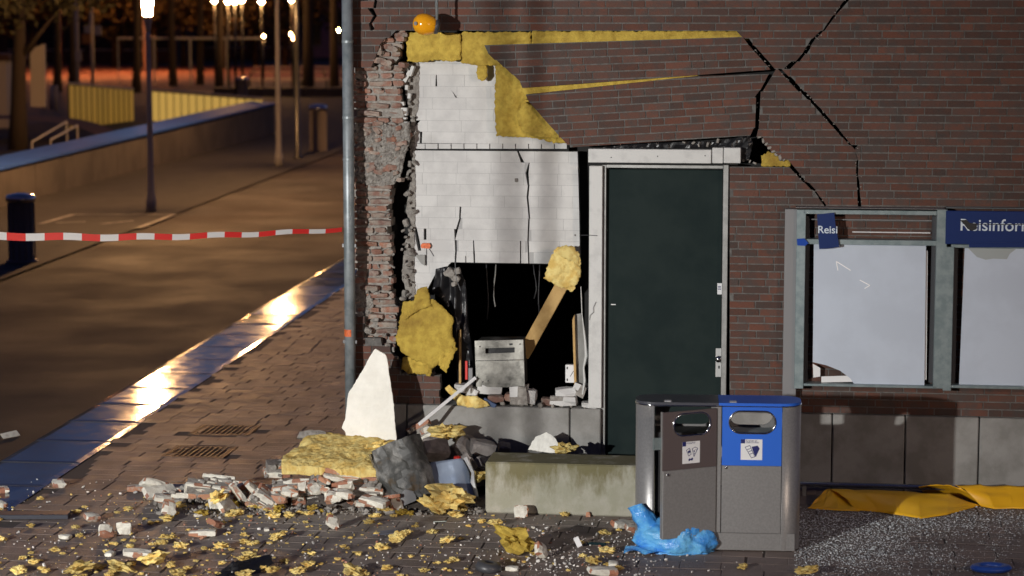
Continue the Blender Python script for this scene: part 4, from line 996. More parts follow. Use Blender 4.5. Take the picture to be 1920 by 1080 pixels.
def sticker(par, cx, w, z0, z1, y, fx, lines, icons):
    """white pictogram sticker"""
    mb = MB(); mb.box(cx-w/2,cx+w/2,y-.0015,y-.0002,z0,z1); st = mb.build('sticker', m_stick, par)
    ik = MB(); yy = y-.0026; h = z1-z0
    ik.box(cx-w/2,cx-w/2+w*.2,yy,y-.0016,z1-h*.2,z1)
    def poly(p): ik.prism([(cx-w/2+a*w, z0+b*h) for a,b in p], yy, y-.0016)
    def line(p,t=.025):
        for a,b in zip(p,p[1:]):
            A_=Vector((cx-w/2+a[0]*w,z0+a[1]*h)); B_=Vector((cx-w/2+b[0]*w,z0+b[1]*h)); d=(B_-A_).normalized(); e=Vector((-d.y,d.x))*t*w/2
            ik.prism([tuple(A_-e),tuple(B_-e),tuple(B_+e),tuple(A_+e)],yy,y-.0016)
    if icons == 'rest':
        line([(.22,.62),(.4,.7),(.5,.42),(.36,.34),(.22,.62)]); poly([(.3,.56),(.45,.62),(.48,.52),(.34,.46)])
        line([(.56,.66),(.72,.73),(.88,.66),(.66,.3),(.56,.66)]); poly([(.64,.58),(.7,.6),(.7,.52),(.65,.5)]); poly([(.74,.62),(.8,.62),(.78,.56)]); poly([(.66,.44),(.7,.46),(.7,.4)])
        poly([(.34,.16),(.4,.24),(.48,.2),(.56,.26),(.62,.2),(.56,.12),(.46,.15),(.38,.1)])
    else:
        line([(.2,.62),(.42,.7),(.66,.16),(.5,.1),(.2,.62)]); line([(.3,.5),(.46,.56)]); line([(.36,.4),(.52,.46)]); line([(.42,.28),(.58,.34)])
        poly([(.5,.64),(.78,.7),(.88,.56),(.7,.14),(.62,.3)])
    ik.build('pictogram', m_ink, par)
    for k,(tx,a,b) in enumerate(lines):
        cu = bpy.data.curves.new('t','FONT'); cu.body = tx; ob = bpy.data.objects.new('t',cu); COL.objects.link(ob); dg = bpy.context.evaluated_depsgraph_get(); dg.update()
        me = bpy.data.meshes.new_from_object(ob.evaluated_get(dg)); bpy.data.objects.remove(ob)
        ww = max(v.co.x for v in me.vertices); kk = (b-a)*w/ww; me.materials.clear(); me.materials.append(m_ink)
        link('lettering', me, par, Matrix.Translation((cx-w/2+a*w,yy,z1-h*(.1+.085*k))) @ Matrix.Rotation(R(90),4,'X') @ Matrix.Diagonal((kk,kk,1,1)))
sticker(hd_, ox(1293), 37*kx, bz(861), bz(820), -.012, 0, [('restafval',.24,.72)], 'rest')
sticker(bn, bx(1407), 40*kx, bz(859), bz(820), -.004, 0, [('Kranten en',.24,.76),('tijdschriften',.24,.84)], 'paper')
# blue bag slumped at the open door
bgm = bmesh.new(); bmesh.ops.create_icosphere(bgm, subdivisions=5, radius=1)
for v in bgm.verts:
    p = v.co.copy(); k = 1 + .22*noise.noise(p*1.7+Vector((3,1,2))) + .13*abs(noise.noise(p*4.1)) + .07*abs(noise.noise(p*8)) + .035*abs(noise.noise(p*15))
    q = Vector((p.x*.27,p.y*.17,p.z*.16))*k
    q.x += .1*max(0,-q.z)*(1 if p.x > 0 else -.4)
    if q.z < -.09: q.z = -.09 + .01*noise.noise(p*8); q.x *= 1.12; q.y *= 1.12
    v.co = q
me = bpy.data.meshes.new('bag_body'); bgm.to_mesh(me); bgm.free(); me.materials.append(m_bag)
me.polygons.foreach_set('use_smooth',[True]*len(me.polygons))
bg_ = thing('plastic_bag', 'crumpled blue plastic bag spilling from under the open bin door', 'bag', gp(1262,1040), -PSI)
o = link('bag_body', me, bg_, Matrix.Translation((.0,.14,.092)))
nk = MB()
def neck(u,v):
    a = 2*math.pi*v; t = u
    c = Vector((-.13-.16*t, .1-.02*t, .12+.22*t)); r = .085*(1-.35*t)*(1+.3*noise.noise(Vector((math.cos(a)*2,math.sin(a)*2,t*4))))
    return c + Vector((r*math.cos(a)*1.0, r*.55*math.sin(a), .35*r*math.cos(a)))
nk.grid(neck,12,25); nk.build('bag_neck', m_bag, bg_, True)
fl2 = MB(); fl2.grid(lambda u,v: Vector((-.36+.34*u, -.06+.16*v+.03*math.sin(u*9), .012+.02*abs(math.sin(u*7+v*5))+.05*u*v)),16,8); fl2.build('bag_flap', m_bag, bg_, True)

# ================================================================== yellow vinyl sheets and glass on the right
def lin(pts, u):
    k = min(len(pts)-2, int(u*(len(pts)-1))); t = u*(len(pts)-1)-k; t = t*t*(3-2*t)
    return (pts[k][0]+(pts[k+1][0]-pts[k][0])*t, pts[k][1]+(pts[k+1][1]-pts[k][1])*t)
def vinyl(name, label, sheets):
    t = thing(name, label, 'sheet')
    for front, back, nb, bulge, sd in sheets:
        def P(u,v):
            a = gp(*lin(front,u)); s_,z_ = wp(*lin(back,u),nb); b = WM @ Vector((s_,-nb,max(.01,z_)))
            p = a.lerp(b,v); p.z += bulge*math.sin(math.pi*v)*(.6+.4*math.sin(u*5+sd)) + .012*noise.noise(Vector((u*7,v*4,sd)))
            p.z = max(.006,p.z); return p
        mb = MB(); mb.grid(P,40,12); o = mb.build('vinyl_sheet', m_yel, t, True)
        md = o.modifiers.new('thickness','SOLIDIFY'); md.thickness = .003
    return t
vinyl('vinyl_sheet', 'curled orange yellow vinyl sheet on the glass beside the bin',
    [([(1605,958),(1650,962),(1690,968),(1727,974),(1775,967),(1835,950)],[(1555,917),(1600,918),(1660,920),(1720,923),(1780,927),(1834,948)],.52,.045,0),
     ([(1514,954),(1540,957),(1575,959),(1612,960)],[(1548,918),(1556,917),(1566,918),(1590,925)],.5,.0,2)])
vinyl('vinyl_sheet', 'second orange yellow vinyl sheet running off the right edge by the rail',
    [([(1840,951),(1865,956),(1900,955),(1960,957),(2020,958)],[(1790,909),(1840,910),(1890,911),(1950,913),(2010,915)],.4,.03,1),
     ([(1730,924),(1760,926),(1800,934),(1845,948)],[(1722,912),(1745,909),(1770,909),(1800,914)],.42,.01,3)])
rg = random.Random(5)
gl = MB()
def shards(x0,x1,y0,y1,n,dens):
    c = 0
    while c < n:
        x, y = rg.uniform(x0,x1), rg.uniform(y0,y1)
        if rg.random() > dens(x,y): 
            c += .25; continue
        p = gp(x,y); s = .0032*math.exp(rg.gauss(.35,.45)); a = rg.uniform(0,6.3); h = s*rg.uniform(.4,1.1); tl = rg.uniform(-.5,.5)*s
        vs = [(p.x+s*math.cos(a+k*2.1),p.y+s*math.sin(a+k*2.1),.003+(tl if k==0 else 0)+h*.3) for k in range(3)] + [(p.x,p.y,.004+h)]
        gl.add(vs,[(0,1,3),(1,2,3),(2,0,3)],0,rg.random()); c += 1
def dn(x,y): return max(0,min(1,.08+.9*math.exp(-((x-1580)/150)**2-((y-1020)/45)**2)+.55*math.exp(-((y-978)/22)**2)+.25*noise.noise(Vector((x*.02,y*.03,0)))))
shards(1490,1925,945,1082,13000,dn)
stuff(tag(gl.build('shattered_glass', m_glass), 'glittering crumbs of shattered safety glass on the paving below the notice cases', 'glass'))
bl = thing('plastic_ring','blue plastic ring lying on the glass at the bottom right corner','plastic ring', gp(1858,1072))
mb = MB(); mb.grid(lambda u,v: Vector(((.09+.035*math.cos(v*6.283))*math.cos(u*6.283)*1.2,(.09+.035*math.cos(v*6.283))*math.sin(u*6.283)*.8,.03+.025*math.sin(v*6.283))),25,9); mb.build('ring', M('blue_plastic',(.02,.07,.35),.35,bump=0), bl, True)
rg = random.Random(404)
# ================================================================== leaning white board
NLB = .45
lb = wthing('leaning_white_board', 'jagged white board leaning against the foot of the brick corner', 'board')
def hw(px,py,n):
    s_,z_ = wp(px,py,n); return WM @ Vector((s_,-n,z_))
pts = [(701,656),(706,658),(722,668),(726,684),(728,700),(735,734),(739,755),(743,790),(748,826),(752,865),(668,862),(652,812),(651,806),(644,800),(650,780),(654,735),(660,728),(671,708),(682,690),(690,672)]
P2 = wps(pts,NLB); zb = min(p[1] for p in P2); 
lean = .2
def lbb(x,z): return (z-zb)*lean
slab(P2,.022,.022,.004,3,.9,y=-NLB-.12,bend=lbb,freq=20,rag=.006).build('board_sheet', m_white, lb)

# ================================================================== rubble pile (thing positions measured on the ground)
m_bk = M('loose_brick_red', (.34,.15,.09), .9, hue=[(.42,.18,.1),(.36,.16,.1),(.46,.23,.135),(.4,.2,.14)], rnd=.12, col2=(.42,.38,.32), scale=16, lo=.55, hi=.66, bump=.4, bscale=60)
LB = [roughbrick(100+i, m_bk, m_lime, cuts=2, amp=.005) for i in range(8)]
LH = [roughbrick(120+i, m_bk, m_lime, cuts=2, amp=.007, L=.12, broken=.2) for i in range(8)]
def place(name, me, px, py, label, cat, z=0, size=1.0, rot=(0,0,0), sc=None, group=None, par=None, n=None):
    p = gp(px,py); p.z = 0
    if n is not None: p = hw(px,py,n); z = max(0,p.z); p.z = 0
    o = link(name, me); S = Matrix.Diagonal((*(sc or (size,)*3),1))
    zs = [ (Matrix.Rotation(rot[2],4,'Z') @ Matrix.Rotation(rot[1],4,'Y') @ Matrix.Rotation(rot[0],4,'X') @ S @ v.co).z for v in me.vertices]
    o.matrix_world = Matrix.Translation(p+Vector((0,0,z-min(zs)-.002))) @ Matrix.Rotation(rot[2],4,'Z') @ Matrix.Rotation(rot[1],4,'Y') @ Matrix.Rotation(rot[0],4,'X') @ S
    return tag(o,label,cat,group)
def chunk(name, label, px, py, nx, nz, z, rot, seed, ny=1, miss=.1):
    """lump of masonry: bricks as parts with mortar between"""
    r_ = random.Random(seed); t = thing(name,label,'masonry',hw(px,py,z),0,None,rot)
    mb = MB(); W_, H_ = .215*nx, .061*nz
    mb.box(-W_/2+.02,W_/2-.03,-.042,.042+.1*(ny-1),.005,H_-.008); mb.build('mortar', m_cement, t)
    for k in range(nz):
        for j_ in range(ny):
            x = -W_/2 + (.1 if k%2 else 0)
            while x < W_/2-.06:
                l = .21 if x+.21 < W_/2+.05 else .11
                if r_.random() > miss:
                    me = r_.choice(LB if l > .15 else LH)
                    link('brick',me,t,Matrix.Translation((x+l/2,j_*.1+r_.gauss(0,.004),.03+k*.061)) @ Matrix.Rotation(r_.gauss(0,.03),4,'Z') @ Matrix.Rotation(r_.choice((0,math.pi)),4,'X') @ Matrix.Diagonal((1 if l>.15 else .9,1,1,1)))
                x += l+.008
    for k in range(7):
        link('mortar_lump',r_.choice(ROCKS),t,Matrix.Translation((r_.uniform(-W_/2,W_/2),r_.choice((-.05,.02)),r_.uniform(.02,H_))) @ Matrix.Rotation(r_.uniform(0,6),4,'Y') @ Matrix.Diagonal((r_.uniform(.02,.045),.02,r_.uniform(.015,.03),1)))
    return t
chunk('masonry_chunk','long brick and mortar slab lying under the big yellow batt',640,918,5,1,1.0,(R(-8),R(1),-.1),1,ny=4,miss=.04)
chunk('masonry_chunk','lower row of broken bricks at the front foot of the rubble heap',600,940,5,1,1.1,(R(4),R(-2),-.06),2,ny=3,miss=.12)
chunk('masonry_chunk','low flat brick slab at the left end of the rubble heap',420,940,4,1,1.18,(R(-10),R(3),.02),3,ny=4,miss=.05)
chunk('masonry_chunk','flat crusted brick slab on top of the left end of the heap',455,915,3,1,1.05,(R(-14),R(6),.0),8,ny=3,miss=.05)
chunk('masonry_chunk','tilted two course wall piece lying on the front of the heap',560,925,2,2,1.25,(R(-52),R(-4),.12),9,ny=1,miss=0)
chunk('masonry_chunk','broad wall piece lying face up at the right of the heap',670,928,2,3,1.2,(R(-58),R(3),-.12),10,ny=1,miss=.05)
chunk('masonry_chunk','narrow wall piece tipped on the left slab of the heap',395,925,2,2,1.2,(R(-60),R(8),.15),11,ny=1,miss=0)
chunk('masonry_chunk','brick lump tilted against the plinth below the white trim strip',800,830,1,3,.2,(R(-20),R(-28),-.1),4,miss=0)
chunk('masonry_chunk','three bricks leaning together at the left front of the heap',487,945,1,3,1.3,(R(60),R(36),.1),5,miss=0)
chunk('masonry_chunk','bricks jumbled under the grey scorched case',735,945,2,2,1.1,(R(-8),R(6),.05),6,ny=2,miss=.1)
chunk('masonry_chunk','small brick lump behind the left end of the yellow batt',520,895,1,2,.95,(R(4),R(3),.2),7,ny=2,miss=0)
k = 0
for px,py,me,lab,z,rot in [
    (505,952,LB[0],'white crusted brick leaning steeply on the left of the heap',.02,(.5,.7,.4)),(480,948,LB[1],'second white crusted brick leaning on the left of the heap',.03,(.5,.75,.5)),
    (425,962,LB[2],'brick with white mortar standing before the left slab',0,(.9,.1,1.2)),(405,955,LH[1],'dark red half brick beside the standing brick at the left slab',0,(1.2,0,.6)),
    (312,945,LB[3],'rounded brick at the far left tip of the heap',0,(.3,.2,.4)),(318,968,LH[2],'white mortar wedge before the far left brick',0,(1.0,.4,.3)),
    (262,921,LB[4],'single whole brick lying left of the heap',0,(0,.0,.1)),(315,926,LB[5],'flat brick behind the far left brick of the heap',0,(.1,.05,.3)),
    (173,977,LH[3],'half brick with white top on the left paving',0,(.2,.1,.6)),(112,913,LH[4],'half brick with crusted side near the kerb stones',0,(.3,0,.3)),
    (200,1008,LH[5],'pinkish brick end on the left foreground',0,(.8,.2,.4)),(234,1003,LH[6],'white mortar cake standing on the left foreground',0,(1.4,0,.2)),
    (380,1005,LB[6],'whole brick lying flat in the middle left foreground',0,(0,0,.08)),(405,990,LH[7],'small brick bit above the flat foreground brick',0,(.3,.3,1)),
    (258,1045,LB[7],'brick half buried in yellow tufts on the left foreground',0,(.1,.1,.15)),(625,992,LH[0],'small red brick chip below the heap',0,(.7,.5,.3)),
    (978,971,LH[1],'brick standing on end against the front of the bench',0,(1.2,.0,.1)),(1015,1047,LH[2],'brick coated in white plaster in the central foreground',0,(1.0,.6,.7)),
    (1170,990,LB[1],'brick with mortar against the left foot of the bin',0,(.2,.1,.6)),(1187,998,LH[3],'white speckled mortar block against the left foot of the bin',0,(.1,.2,.2)),
    (1130,1078,LB[2],'broken brick at the bottom edge left of the bin',0,(.1,.1,.3)),(745,958,LH[4],'white faced brick end at the right foot of the heap',0,(.9,.2,.5)),
    (560,948,LH[5],'brick stub poking out below the long slab',.0,(.9,.1,.3)),(690,952,LB[3],'mortar covered brick at the right front of the heap',0,(.1,.1,.2)),
    (610,935,LB[5],'upright mortar streaked brick in the middle of the heap',.05,(.2,1.35,.1)),(660,950,LH[6],'split brick in the middle front of the heap',0,(.5,.4,.9)),
    (720,930,LB[6],'red brick under the edge of the scorched case',.1,(.2,.1,.4)),(995,842,LB[7],'split layered brick beside the white plaster triangle',.0,(.4,.35,.5)),
    (5,924,LH[7],'brick cut by the left edge of the picture near the kerb',0,(.1,0,.2)),(0,952,LH[0],'dark brick cut by the left edge of the picture',0,(.1,.1,.4))]:
    place('loose_brick',me,px,py,lab,'brick',z,1.0,rot)
HG = 'loose bricks tumbled over the rubble heap'
for k in range(52):
    x = rg.uniform(290,770); lo_y = 952 - 55*max(0,1-((x-640)/260)**2); y = rg.uniform(lo_y,958)
    nn = 1.0 + .5*(y-lo_y)/60 + rg.uniform(-.1,.1)
    place('heap_brick',rg.choice(LB+LH+LH),x,y,'broken brick with pale mortar tumbled over the rubble heap','brick',0,rg.choice((.7,.9,1.05,1.15,1.3)),(rg.gauss(0,.4),rg.gauss(0,.35),rg.uniform(-.6,.6)),None,HG,n=nn)
# stones and lumps behind the heap
m_lump = M('grey_rubble', (.3,.27,.25), .9, col2=(.2,.18,.17), scale=10, bump=.4, bscale=40, rnd=.1)
GR = [rockmesh('rubble_stone', 40+i, m_lump, amp=.3) for i in range(6)]
for px,py,sz,lab,nn in ((870,862,.13,'large grey stone lump behind the heap',.45),(905,855,.15,'round grey stone lump at the corner of the bench',.5),(880,882,.1,'grey lump below the round stone beside the bench',.75),(945,850,.08,'small grey stone against the plinth',.2),
                 (870,838,.12,'dark stone lump at the plinth behind the scorched case',.15),(815,868,.17,'dark rubble lump behind the scorched case',.6),(905,880,.09,'pale split lump beside the bench corner',.7)):
    place('rubble_stone',rg.choice(GR),px,py,lab,'stone',0,sz,(rg.random(),rg.random(),rg.random()),(sz,sz*.8,sz*.6),n=nn)
mound = MB()
def mound_p(u,v):
    a = WM @ Vector((wp(560,900,.6)[0]+u*1.55, -1.25+1.2*v, 0)); h = .34*math.sin(math.pi*min(1,u*1.02))**.8*math.sin(math.pi*v)**.7
    return Vector((a.x,a.y,-.01+h*(1+.25*noise.noise(Vector((u*9,v*6,0))))))
mound.grid(mound_p,34,18); stuff(tag(mound.build('rubble_mound', M('dark_rubble',(.06,.05,.045),.95,col2=(.12,.1,.085),scale=12,bump=.8,bscale=20)),'dark heap of fine rubble under the batt and the scorched case','rubble'))
md2 = MB()
def mound2(u,v):
    a = WM @ Vector((wp(868,850,.3)[0]+u*.98, -.66+.62*v, 0)); h = .31*math.sin(math.pi*u)**.6*math.sin(math.pi*(.08+.84*v))**.6
    return Vector((a.x,a.y,-.01+h*(1+.25*noise.noise(Vector((u*7,v*5,3))))))
md2.grid(mound2,26,16); stuff(tag(md2.build('rubble_mound', MATS['dark_rubble']),'dark fine rubble heaped between the bench and the plinth','rubble'))
# flakes of white block on the batt and by the door
def flake(label, pts, th, mat, base, z, rot, name='plaster_flake', cat='plaster', seed=1):
    t = thing(name,label,cat,hw(base[0],base[1],z),0,None,rot)
    slab([(x*PX,y*PX) for x,y in pts],th,.014,.006,seed,.8,freq=14,rag=.006).build('flake',mat,t); return t
flake('white plaster triangle leaning on rubble before the plinth',[(-32,0),(-20,26),(0,36),(14,28),(36,0),(10,-3)],.025,m_white,(1022,846),.35,(R(-25),R(4),-.1))
flake('broken white block crust lying on the far end of the yellow batt',[(-27,0),(-22,12),(-4,16),(18,14),(28,10),(26,0)],.05,m_cement,(584,822),.55,(R(-30),0,.1))
flake('thin pale slat lying behind the left slab',[(-30,0),(30,0),(30,6),(-30,7)],.04,m_lime,(410,898),1.0,(R(-40),R(5),-.05),'pale_board','board')
flake('small white plaster shard on top of the bench',[(-12,0),(12,0),(6,8),(-6,7)],.015,m_white,(973,856),.75,(R(-60),0,0))
# big yellow batt on the heap
yb = thing('insulation_slab','thick yellow insulation slab lying on top of the rubble heap','insulation',hw(530,880,1.1),-.06,None,(R(-76),R(1.5),-.13))
Lb = 186*PX
slab([(-.01,0),(Lb+.1,.0),(Lb+.12,.5),(Lb*.8,.62),(.2,.66),(.06,.58),(.04,.35),(-.03,.15)],.11,.02,.022,15,.75,freq=9,rag=.012).build('slab_body', m_insul2, yb)
# scorched case
scx = thing('scorched_case','dented dark scorched machine case tilted on the heap','machine',hw(778,940,1.15),0,None,(R(-10),R(-26),R(-24)))
cb = MB(); n_ = 9
cw, ch, cd = .4, .5, .24
bmx = bmesh.new(); bmesh.ops.create_cube(bmx,size=1); bmesh.ops.subdivide_edges(bmx,edges=bmx.edges[:],cuts=9,use_grid_fill=True)
for v in bmx.verts:
    p = v.co; q = Vector((p.x*cw,p.y*cd,p.z*ch))
    ax, ay = abs(p.x), abs(p.y)
    if ax > .3 and ay > .2:                        # rounded long edges
        ex_ = (ax-.3)/.2; ey_ = (ay-.2)/.3; l = math.hypot(ex_,ey_)
        if l > 1: q.x = math.copysign((.3+.2*ex_/l)*cw,p.x); q.y = math.copysign((.2+.3*ey_/l)*cd,p.y)
    d_ = .03*noise.noise(q*7+Vector((1,2,3)))+.014*noise.noise(q*19)
    q += Vector((d_,d_,d_*.6)); v.co = q+Vector((0,0,ch/2))
me = bpy.data.meshes.new('case_body'); bmx.to_mesh(me); bmx.free(); me.materials.append(m_charc); link('case_body',me,scx)
mb = MB(); mb.box(-cw*.53,-cw*.49,-cd*.42,cd*.3,.02,ch*.97); mb.build('side_rail', M('tarnished_brass',(.2,.16,.09),.5,metal=.6,col2=(.1,.08,.05),scale=20,bump=.3), scx)
for zz in (.12,.2,.28): 
    mb = MB(); mb.box(-cw*.55,-cw*.535,-.02,.03,zz,zz+.05); mb.build('brass_tag', m_lime, scx)
mb = MB(); mb.prism([(-.05,-.02),(.09,-.02),(.1,.05),(.02,.1),(-.06,.06)],-.13,-.12); mb.build('torn_plate', m_alug, scx)
bs = thing('blue_metal_sheet','bent blue grey metal sheet beside the scorched case','sheet',hw(858,938,1.1),0,None,(R(-22),R(-10),R(5)))
slab([(-.14,.0),(.15,.0),(.135,.22),(.10,.33),(-.17,.35),(-.19,.2)],.012,.02,.01,6,.9,freq=5,bend=lambda x,z:.25*(x)**2*2).build('sheet_face', m_bluemet, bs, True)
mb = MB(); mb.tube([(.16,-.01,0),(.15,-.02,.12),(.165,0,.2),(.13,-.01,.33)],[.012,.02,.014,.02],6); mb.build('torn_edge', m_stick, bs)
wbx = thing('dark_plate','dark bent steel plate leaning in the gap under the blue sheet','plate',hw(812,945,1.1),0,None,(R(-30),R(-30),0))
mb = MB(); mb.bbox(-.1,.06,-.005,.005,0,.3,.002); mb.build('plate_body', m_black, wbx)
rl_ = thing('red_plug','small red plastic plug beside the blue metal sheet','plug',hw(858,860,.7))
mb = MB(); mb.lathe([(.004,-.02),(.03,-.02),(.035,0),(.03,.02),(.004,.024)],10); mb.build('plug_body', m_red, rl_, True)

# insulation tufts: a few shared ragged shapes
def tuft(seed, mat=m_insul2):
    bm = bmesh.new(); bmesh.ops.create_icosphere(bm,subdivisions=3,radius=1); o_ = Vector((seed*2.3,seed*4.1,seed))
    for v in bm.verts:
        p = v.co.copy(); k = 1+.6*noise.noise(p*1.2+o_)+.75*noise.noise(p*2.6+o_)+.4*noise.noise(p*6+o_)
        q = p*max(.2,k); q.z = q.z*.42 + .1*noise.noise(p*2.2+o_); v.co = q
    me = bpy.data.meshes.new('insulation_tuft'); bm.to_mesh(me); bm.free(); me.materials.append(mat); return me
TF = [tuft(i) for i in range(10)]; TG = [tuft(30+i, m_insul) for i in range(4)]
big = [(845,955,.17,'large torn yellow insulation clump at the right foot of the heap',1,1.35),(812,960,.1,'ragged yellow insulation clump left of the large clump',1,1.4),(962,1040,.15,'flat yellow insulation wad in the central foreground',2,None),
       (838,826,.13,'yellow insulation wad leaning on the plinth',1,.3),(408,950,.09,'yellow tuft caught in front of the left slab',1,1.4),(1060,852,.08,'yellow tuft on the right of the white plaster triangle',1,.5),
       (708,850,.08,'yellow tuft behind the scorched case',1,.7),(890,905,.09,'dull yellow tuft in the gap beside the bench',1,.9),(225,1072,.09,'bright yellow wad at the bottom left',0,None),
       (290,1062,.1,'largest yellow tuft of the bottom left foreground',0,None),(145,1078,.1,'deep yellow tuft on the bottom edge at left',0,None),(840,1018,.06,'yellow tuft with two horns in the foreground below the heap',0,None),(745,1016,.06,'yellow starry tuft in the foreground below the heap',0,None),
       (1110,1060,.06,'bright yellow tuft in the foreground left of the bin',0,None),(1515,1078,.07,'yellow tuft at the bottom edge beside the bin foot',0,None),(1393,1066,.04,'small yellow tuft in front of the bin',0,None),(660,1078,.07,'yellow tuft at the bottom edge below the heap',0,None),(520,1012,.06,'brown yellow tuft in the middle of the left foreground',0,None)]
for px,py,sz,lab,kind,nn in big:
    place('insulation_tuft',rg.choice(TG if kind == 2 else TF),px,py,lab,'insulation',0,sz,(rg.gauss(0,.2),rg.gauss(0,.2),rg.uniform(0,6)),(sz,sz*.8,sz*(1.1 if kind else .8)),n=nn)
GRP = 'yellow insulation scraps on the paving'; LABT = 'small torn scrap of yellow insulation scattered on the paving'
c = 0
while c < 280:
    x = rg.uniform(-10,1180); y = rg.uniform(925,1085)
    w = .15 + .85*math.exp(-((x-330)/330)**2)*min(1,(y-915)/90) + .2*(y > 1000)
    if x > 880 and y < 965 or (x > 300 and x < 900 and y < 955): continue
    if rg.random() > w: continue
    sz = min(.05, .010*math.exp(rg.gauss(.45,.55)))
    place('insulation_tuft',rg.choice(TF),x,y,LABT,'insulation',0,sz,(0,0,rg.uniform(0,6)),None,GRP); c += 1
# pebbles, plaster crumbs and brick grit: uncountable
cr = MB(); crb = MB(); cry = MB()
ICO = rock(3,.3,1); icov = [v.co.copy() for v in ICO.verts]; icof = [tuple(v.index for v in f.verts) for f in ICO.faces]; ICO.free()
def crumb(mbd, x, y, r, z=0):
    p = gp(x,y); T = Matrix.Translation((p.x,p.y,z+r*.35)) @ Matrix.Rotation(rg.uniform(0,6),4,(rg.random(),rg.random(),rg.random()+.1)) @ Matrix.Diagonal((r,r*rg.uniform(.5,.9),r*rg.uniform(.4,.7),1))
    mbd.add([T @ v for v in icov], icof, 0, rg.random())
for k in range(1300):
    x = rg.gauss(1080,130) if rg.random() < .45 else rg.uniform(0,1250); y = rg.gauss(1040,35) if x > 900 else rg.uniform(900,1082)
    if y < 970 and x > 900: continue
    crumb(cr,x,y,.005*math.exp(rg.gauss(.3,.5)))
for k in range(520): crumb(cry, rg.gauss(420,300), rg.uniform(925,1085), .004*math.exp(rg.gauss(.3,.5)))
for k in range(260): crumb(crb, rg.uniform(150,1200), rg.uniform(930,1085), .006*math.exp(rg.gauss(.2,.5)))
m_crw = M('white_crumbs',(.68,.66,.62),.9,bump=0,rnd=.35)
stuff(tag(cr.build('plaster_crumbs', m_crw),'pale plaster crumbs strewn over the paving','crumbs'))
stuff(tag(cry.build('insulation_crumbs', m_insul2),'tiny yellow insulation crumbs strewn over the left paving','crumbs'))
stuff(tag(crb.build('brick_crumbs', m_bk),'reddish brick grit strewn over the paving','crumbs'))
# rubble crumbs between heap pieces
hp = MB()
for k in range(1100):
    x = rg.uniform(290,900); y = rg.uniform(935,966); crumb(hp,x,y,.012*math.exp(rg.gauss(.2,.5)), rg.uniform(0,.05) if y < 950 else 0)
stuff(tag(hp.build('heap_crumbs', m_cement),'grey mortar crumbs filling the rubble heap','crumbs'))
# larger white chips, single things
for px,py,sz,lab in ((122,1010,.07,'white plaster lump on the left foreground beside a yellow tuft'),(207,1042,.07,'white curved plaster chip on the left foreground'),(500,995,.05,'white ring shaped chip below the heap'),(1150,1062,.08,'pale stone chip in the foreground left of the bin'),(960,1070,.07,'pale plaster chip at the bottom centre'),
                     (372,968,.05,'white plaster disc before the heap'),(1000,990,.03,'white pebble in front of the bench')):
    place('plaster_chip',rg.choice([rockmesh('plaster_chip',70+k,m_lime,amp=.4) for k in range(2)]),px,py,lab,'plaster',0,sz,(0,0,rg.uniform(0,6)),(sz,sz*.6,sz*.35))
# odd pieces
pc = thing('grey_card','flat grey card lying on the paving below the heap','card',gp(722,1000),0,None,(0,0,.3)); mb = MB(); mb.prismz([(-.11,-.05),(.06,-.06),(.12,.06),(-.03,.05)],.004,.01); mb.build('card_body', M('grey_card',(.2,.22,.28),.5,bump=0), pc)
pc = thing('pale_green_card','pale green card scrap at the foot of the large yellow clump','card',gp(825,980),0,None,(R(-12),0,.2)); mb = MB(); mb.prismz([(-.06,-.05),(.04,-.06),(.06,.03),(-.02,.05)],.008,.012); mb.build('card_body', M('green_card',(.45,.52,.47),.5,bump=0), pc)
pc = thing('white_card','small white block edge beside a dark glass piece in the foreground','card',gp(1088,1026),0,None,(R(-30),R(-24),.1)); mb = MB(); mb.bbox(-.02,.02,-.02,.02,0,.08,.003); mb.build('card_body', m_stick, pc)
pc = thing('dark_glass_piece','dark glass piece lying left of the bin','glass',gp(1115,1024),0,None,(R(-10),R(5),.1)); mb = MB(); mb.bbox(-.05,.08,-.03,.08,0.01,.03,.004); mb.build('glass_body', M('dark_glass',(.012,.03,.035),.1,bump=0), pc)
pc = thing('black_rubber_part','black round plastic part at the bottom centre','plastic part',gp(915,1070),0,None,(0,R(8),0)); mb = MB(); mb.lathe([(.03,0),(.09,0),(.1,.03),(.08,.06),(.035,.065),(.03,.03)],18); mb.build('part_body', m_camg, pc, True)
pc = thing('black_sheet','crumpled black sheet at the bottom edge of the left foreground','sheet',gp(455,1076),0,None,(R(-70),0,.15))
slab([(-.24,-.06),(-.14,.06),(-.05,.14),(.07,.2),(.2,.22),(.22,.12),(.1,-.02),(-.02,-.1)],.012,.016,.03,4,.8,freq=7,rag=.01).build('sheet_body', m_black, pc)
pc = thing('dark_bar','dark flat metal bar lying at the left edge of the paving','bar',gp(60,973),0,None,(0,0,.02)); mb = MB(); mb.bbox(-.5,.29,-.03,.12,0.002,.04,.004); mb.build('bar_body', M('navy_bar',(.02,.022,.035),.5,bump=.05), pc)
pc = thing('road_scrap','pale paper scrap lying on the road beside the kerb','paper',gp(18,818),0,None,(R(30),0,.9)); mb = MB(); mb.prismz([(-.1,-.03),(.1,-.03),(.11,.05),(-.09,.04)],.01,.016); mb.build('scrap_body', m_lime, pc)
# mounds of small tufts along the foot of the heap
for k in range(46):
    x = rg.uniform(320,900); y = rg.uniform(948,972); sz = rg.uniform(.02,.05)
    place('insulation_tuft',rg.choice(TF+TG),x,y,'small yellow insulation scrap along the front foot of the rubble heap','insulation',0,sz,(0,0,rg.uniform(0,6)),None,'yellow scraps along the foot of the heap')

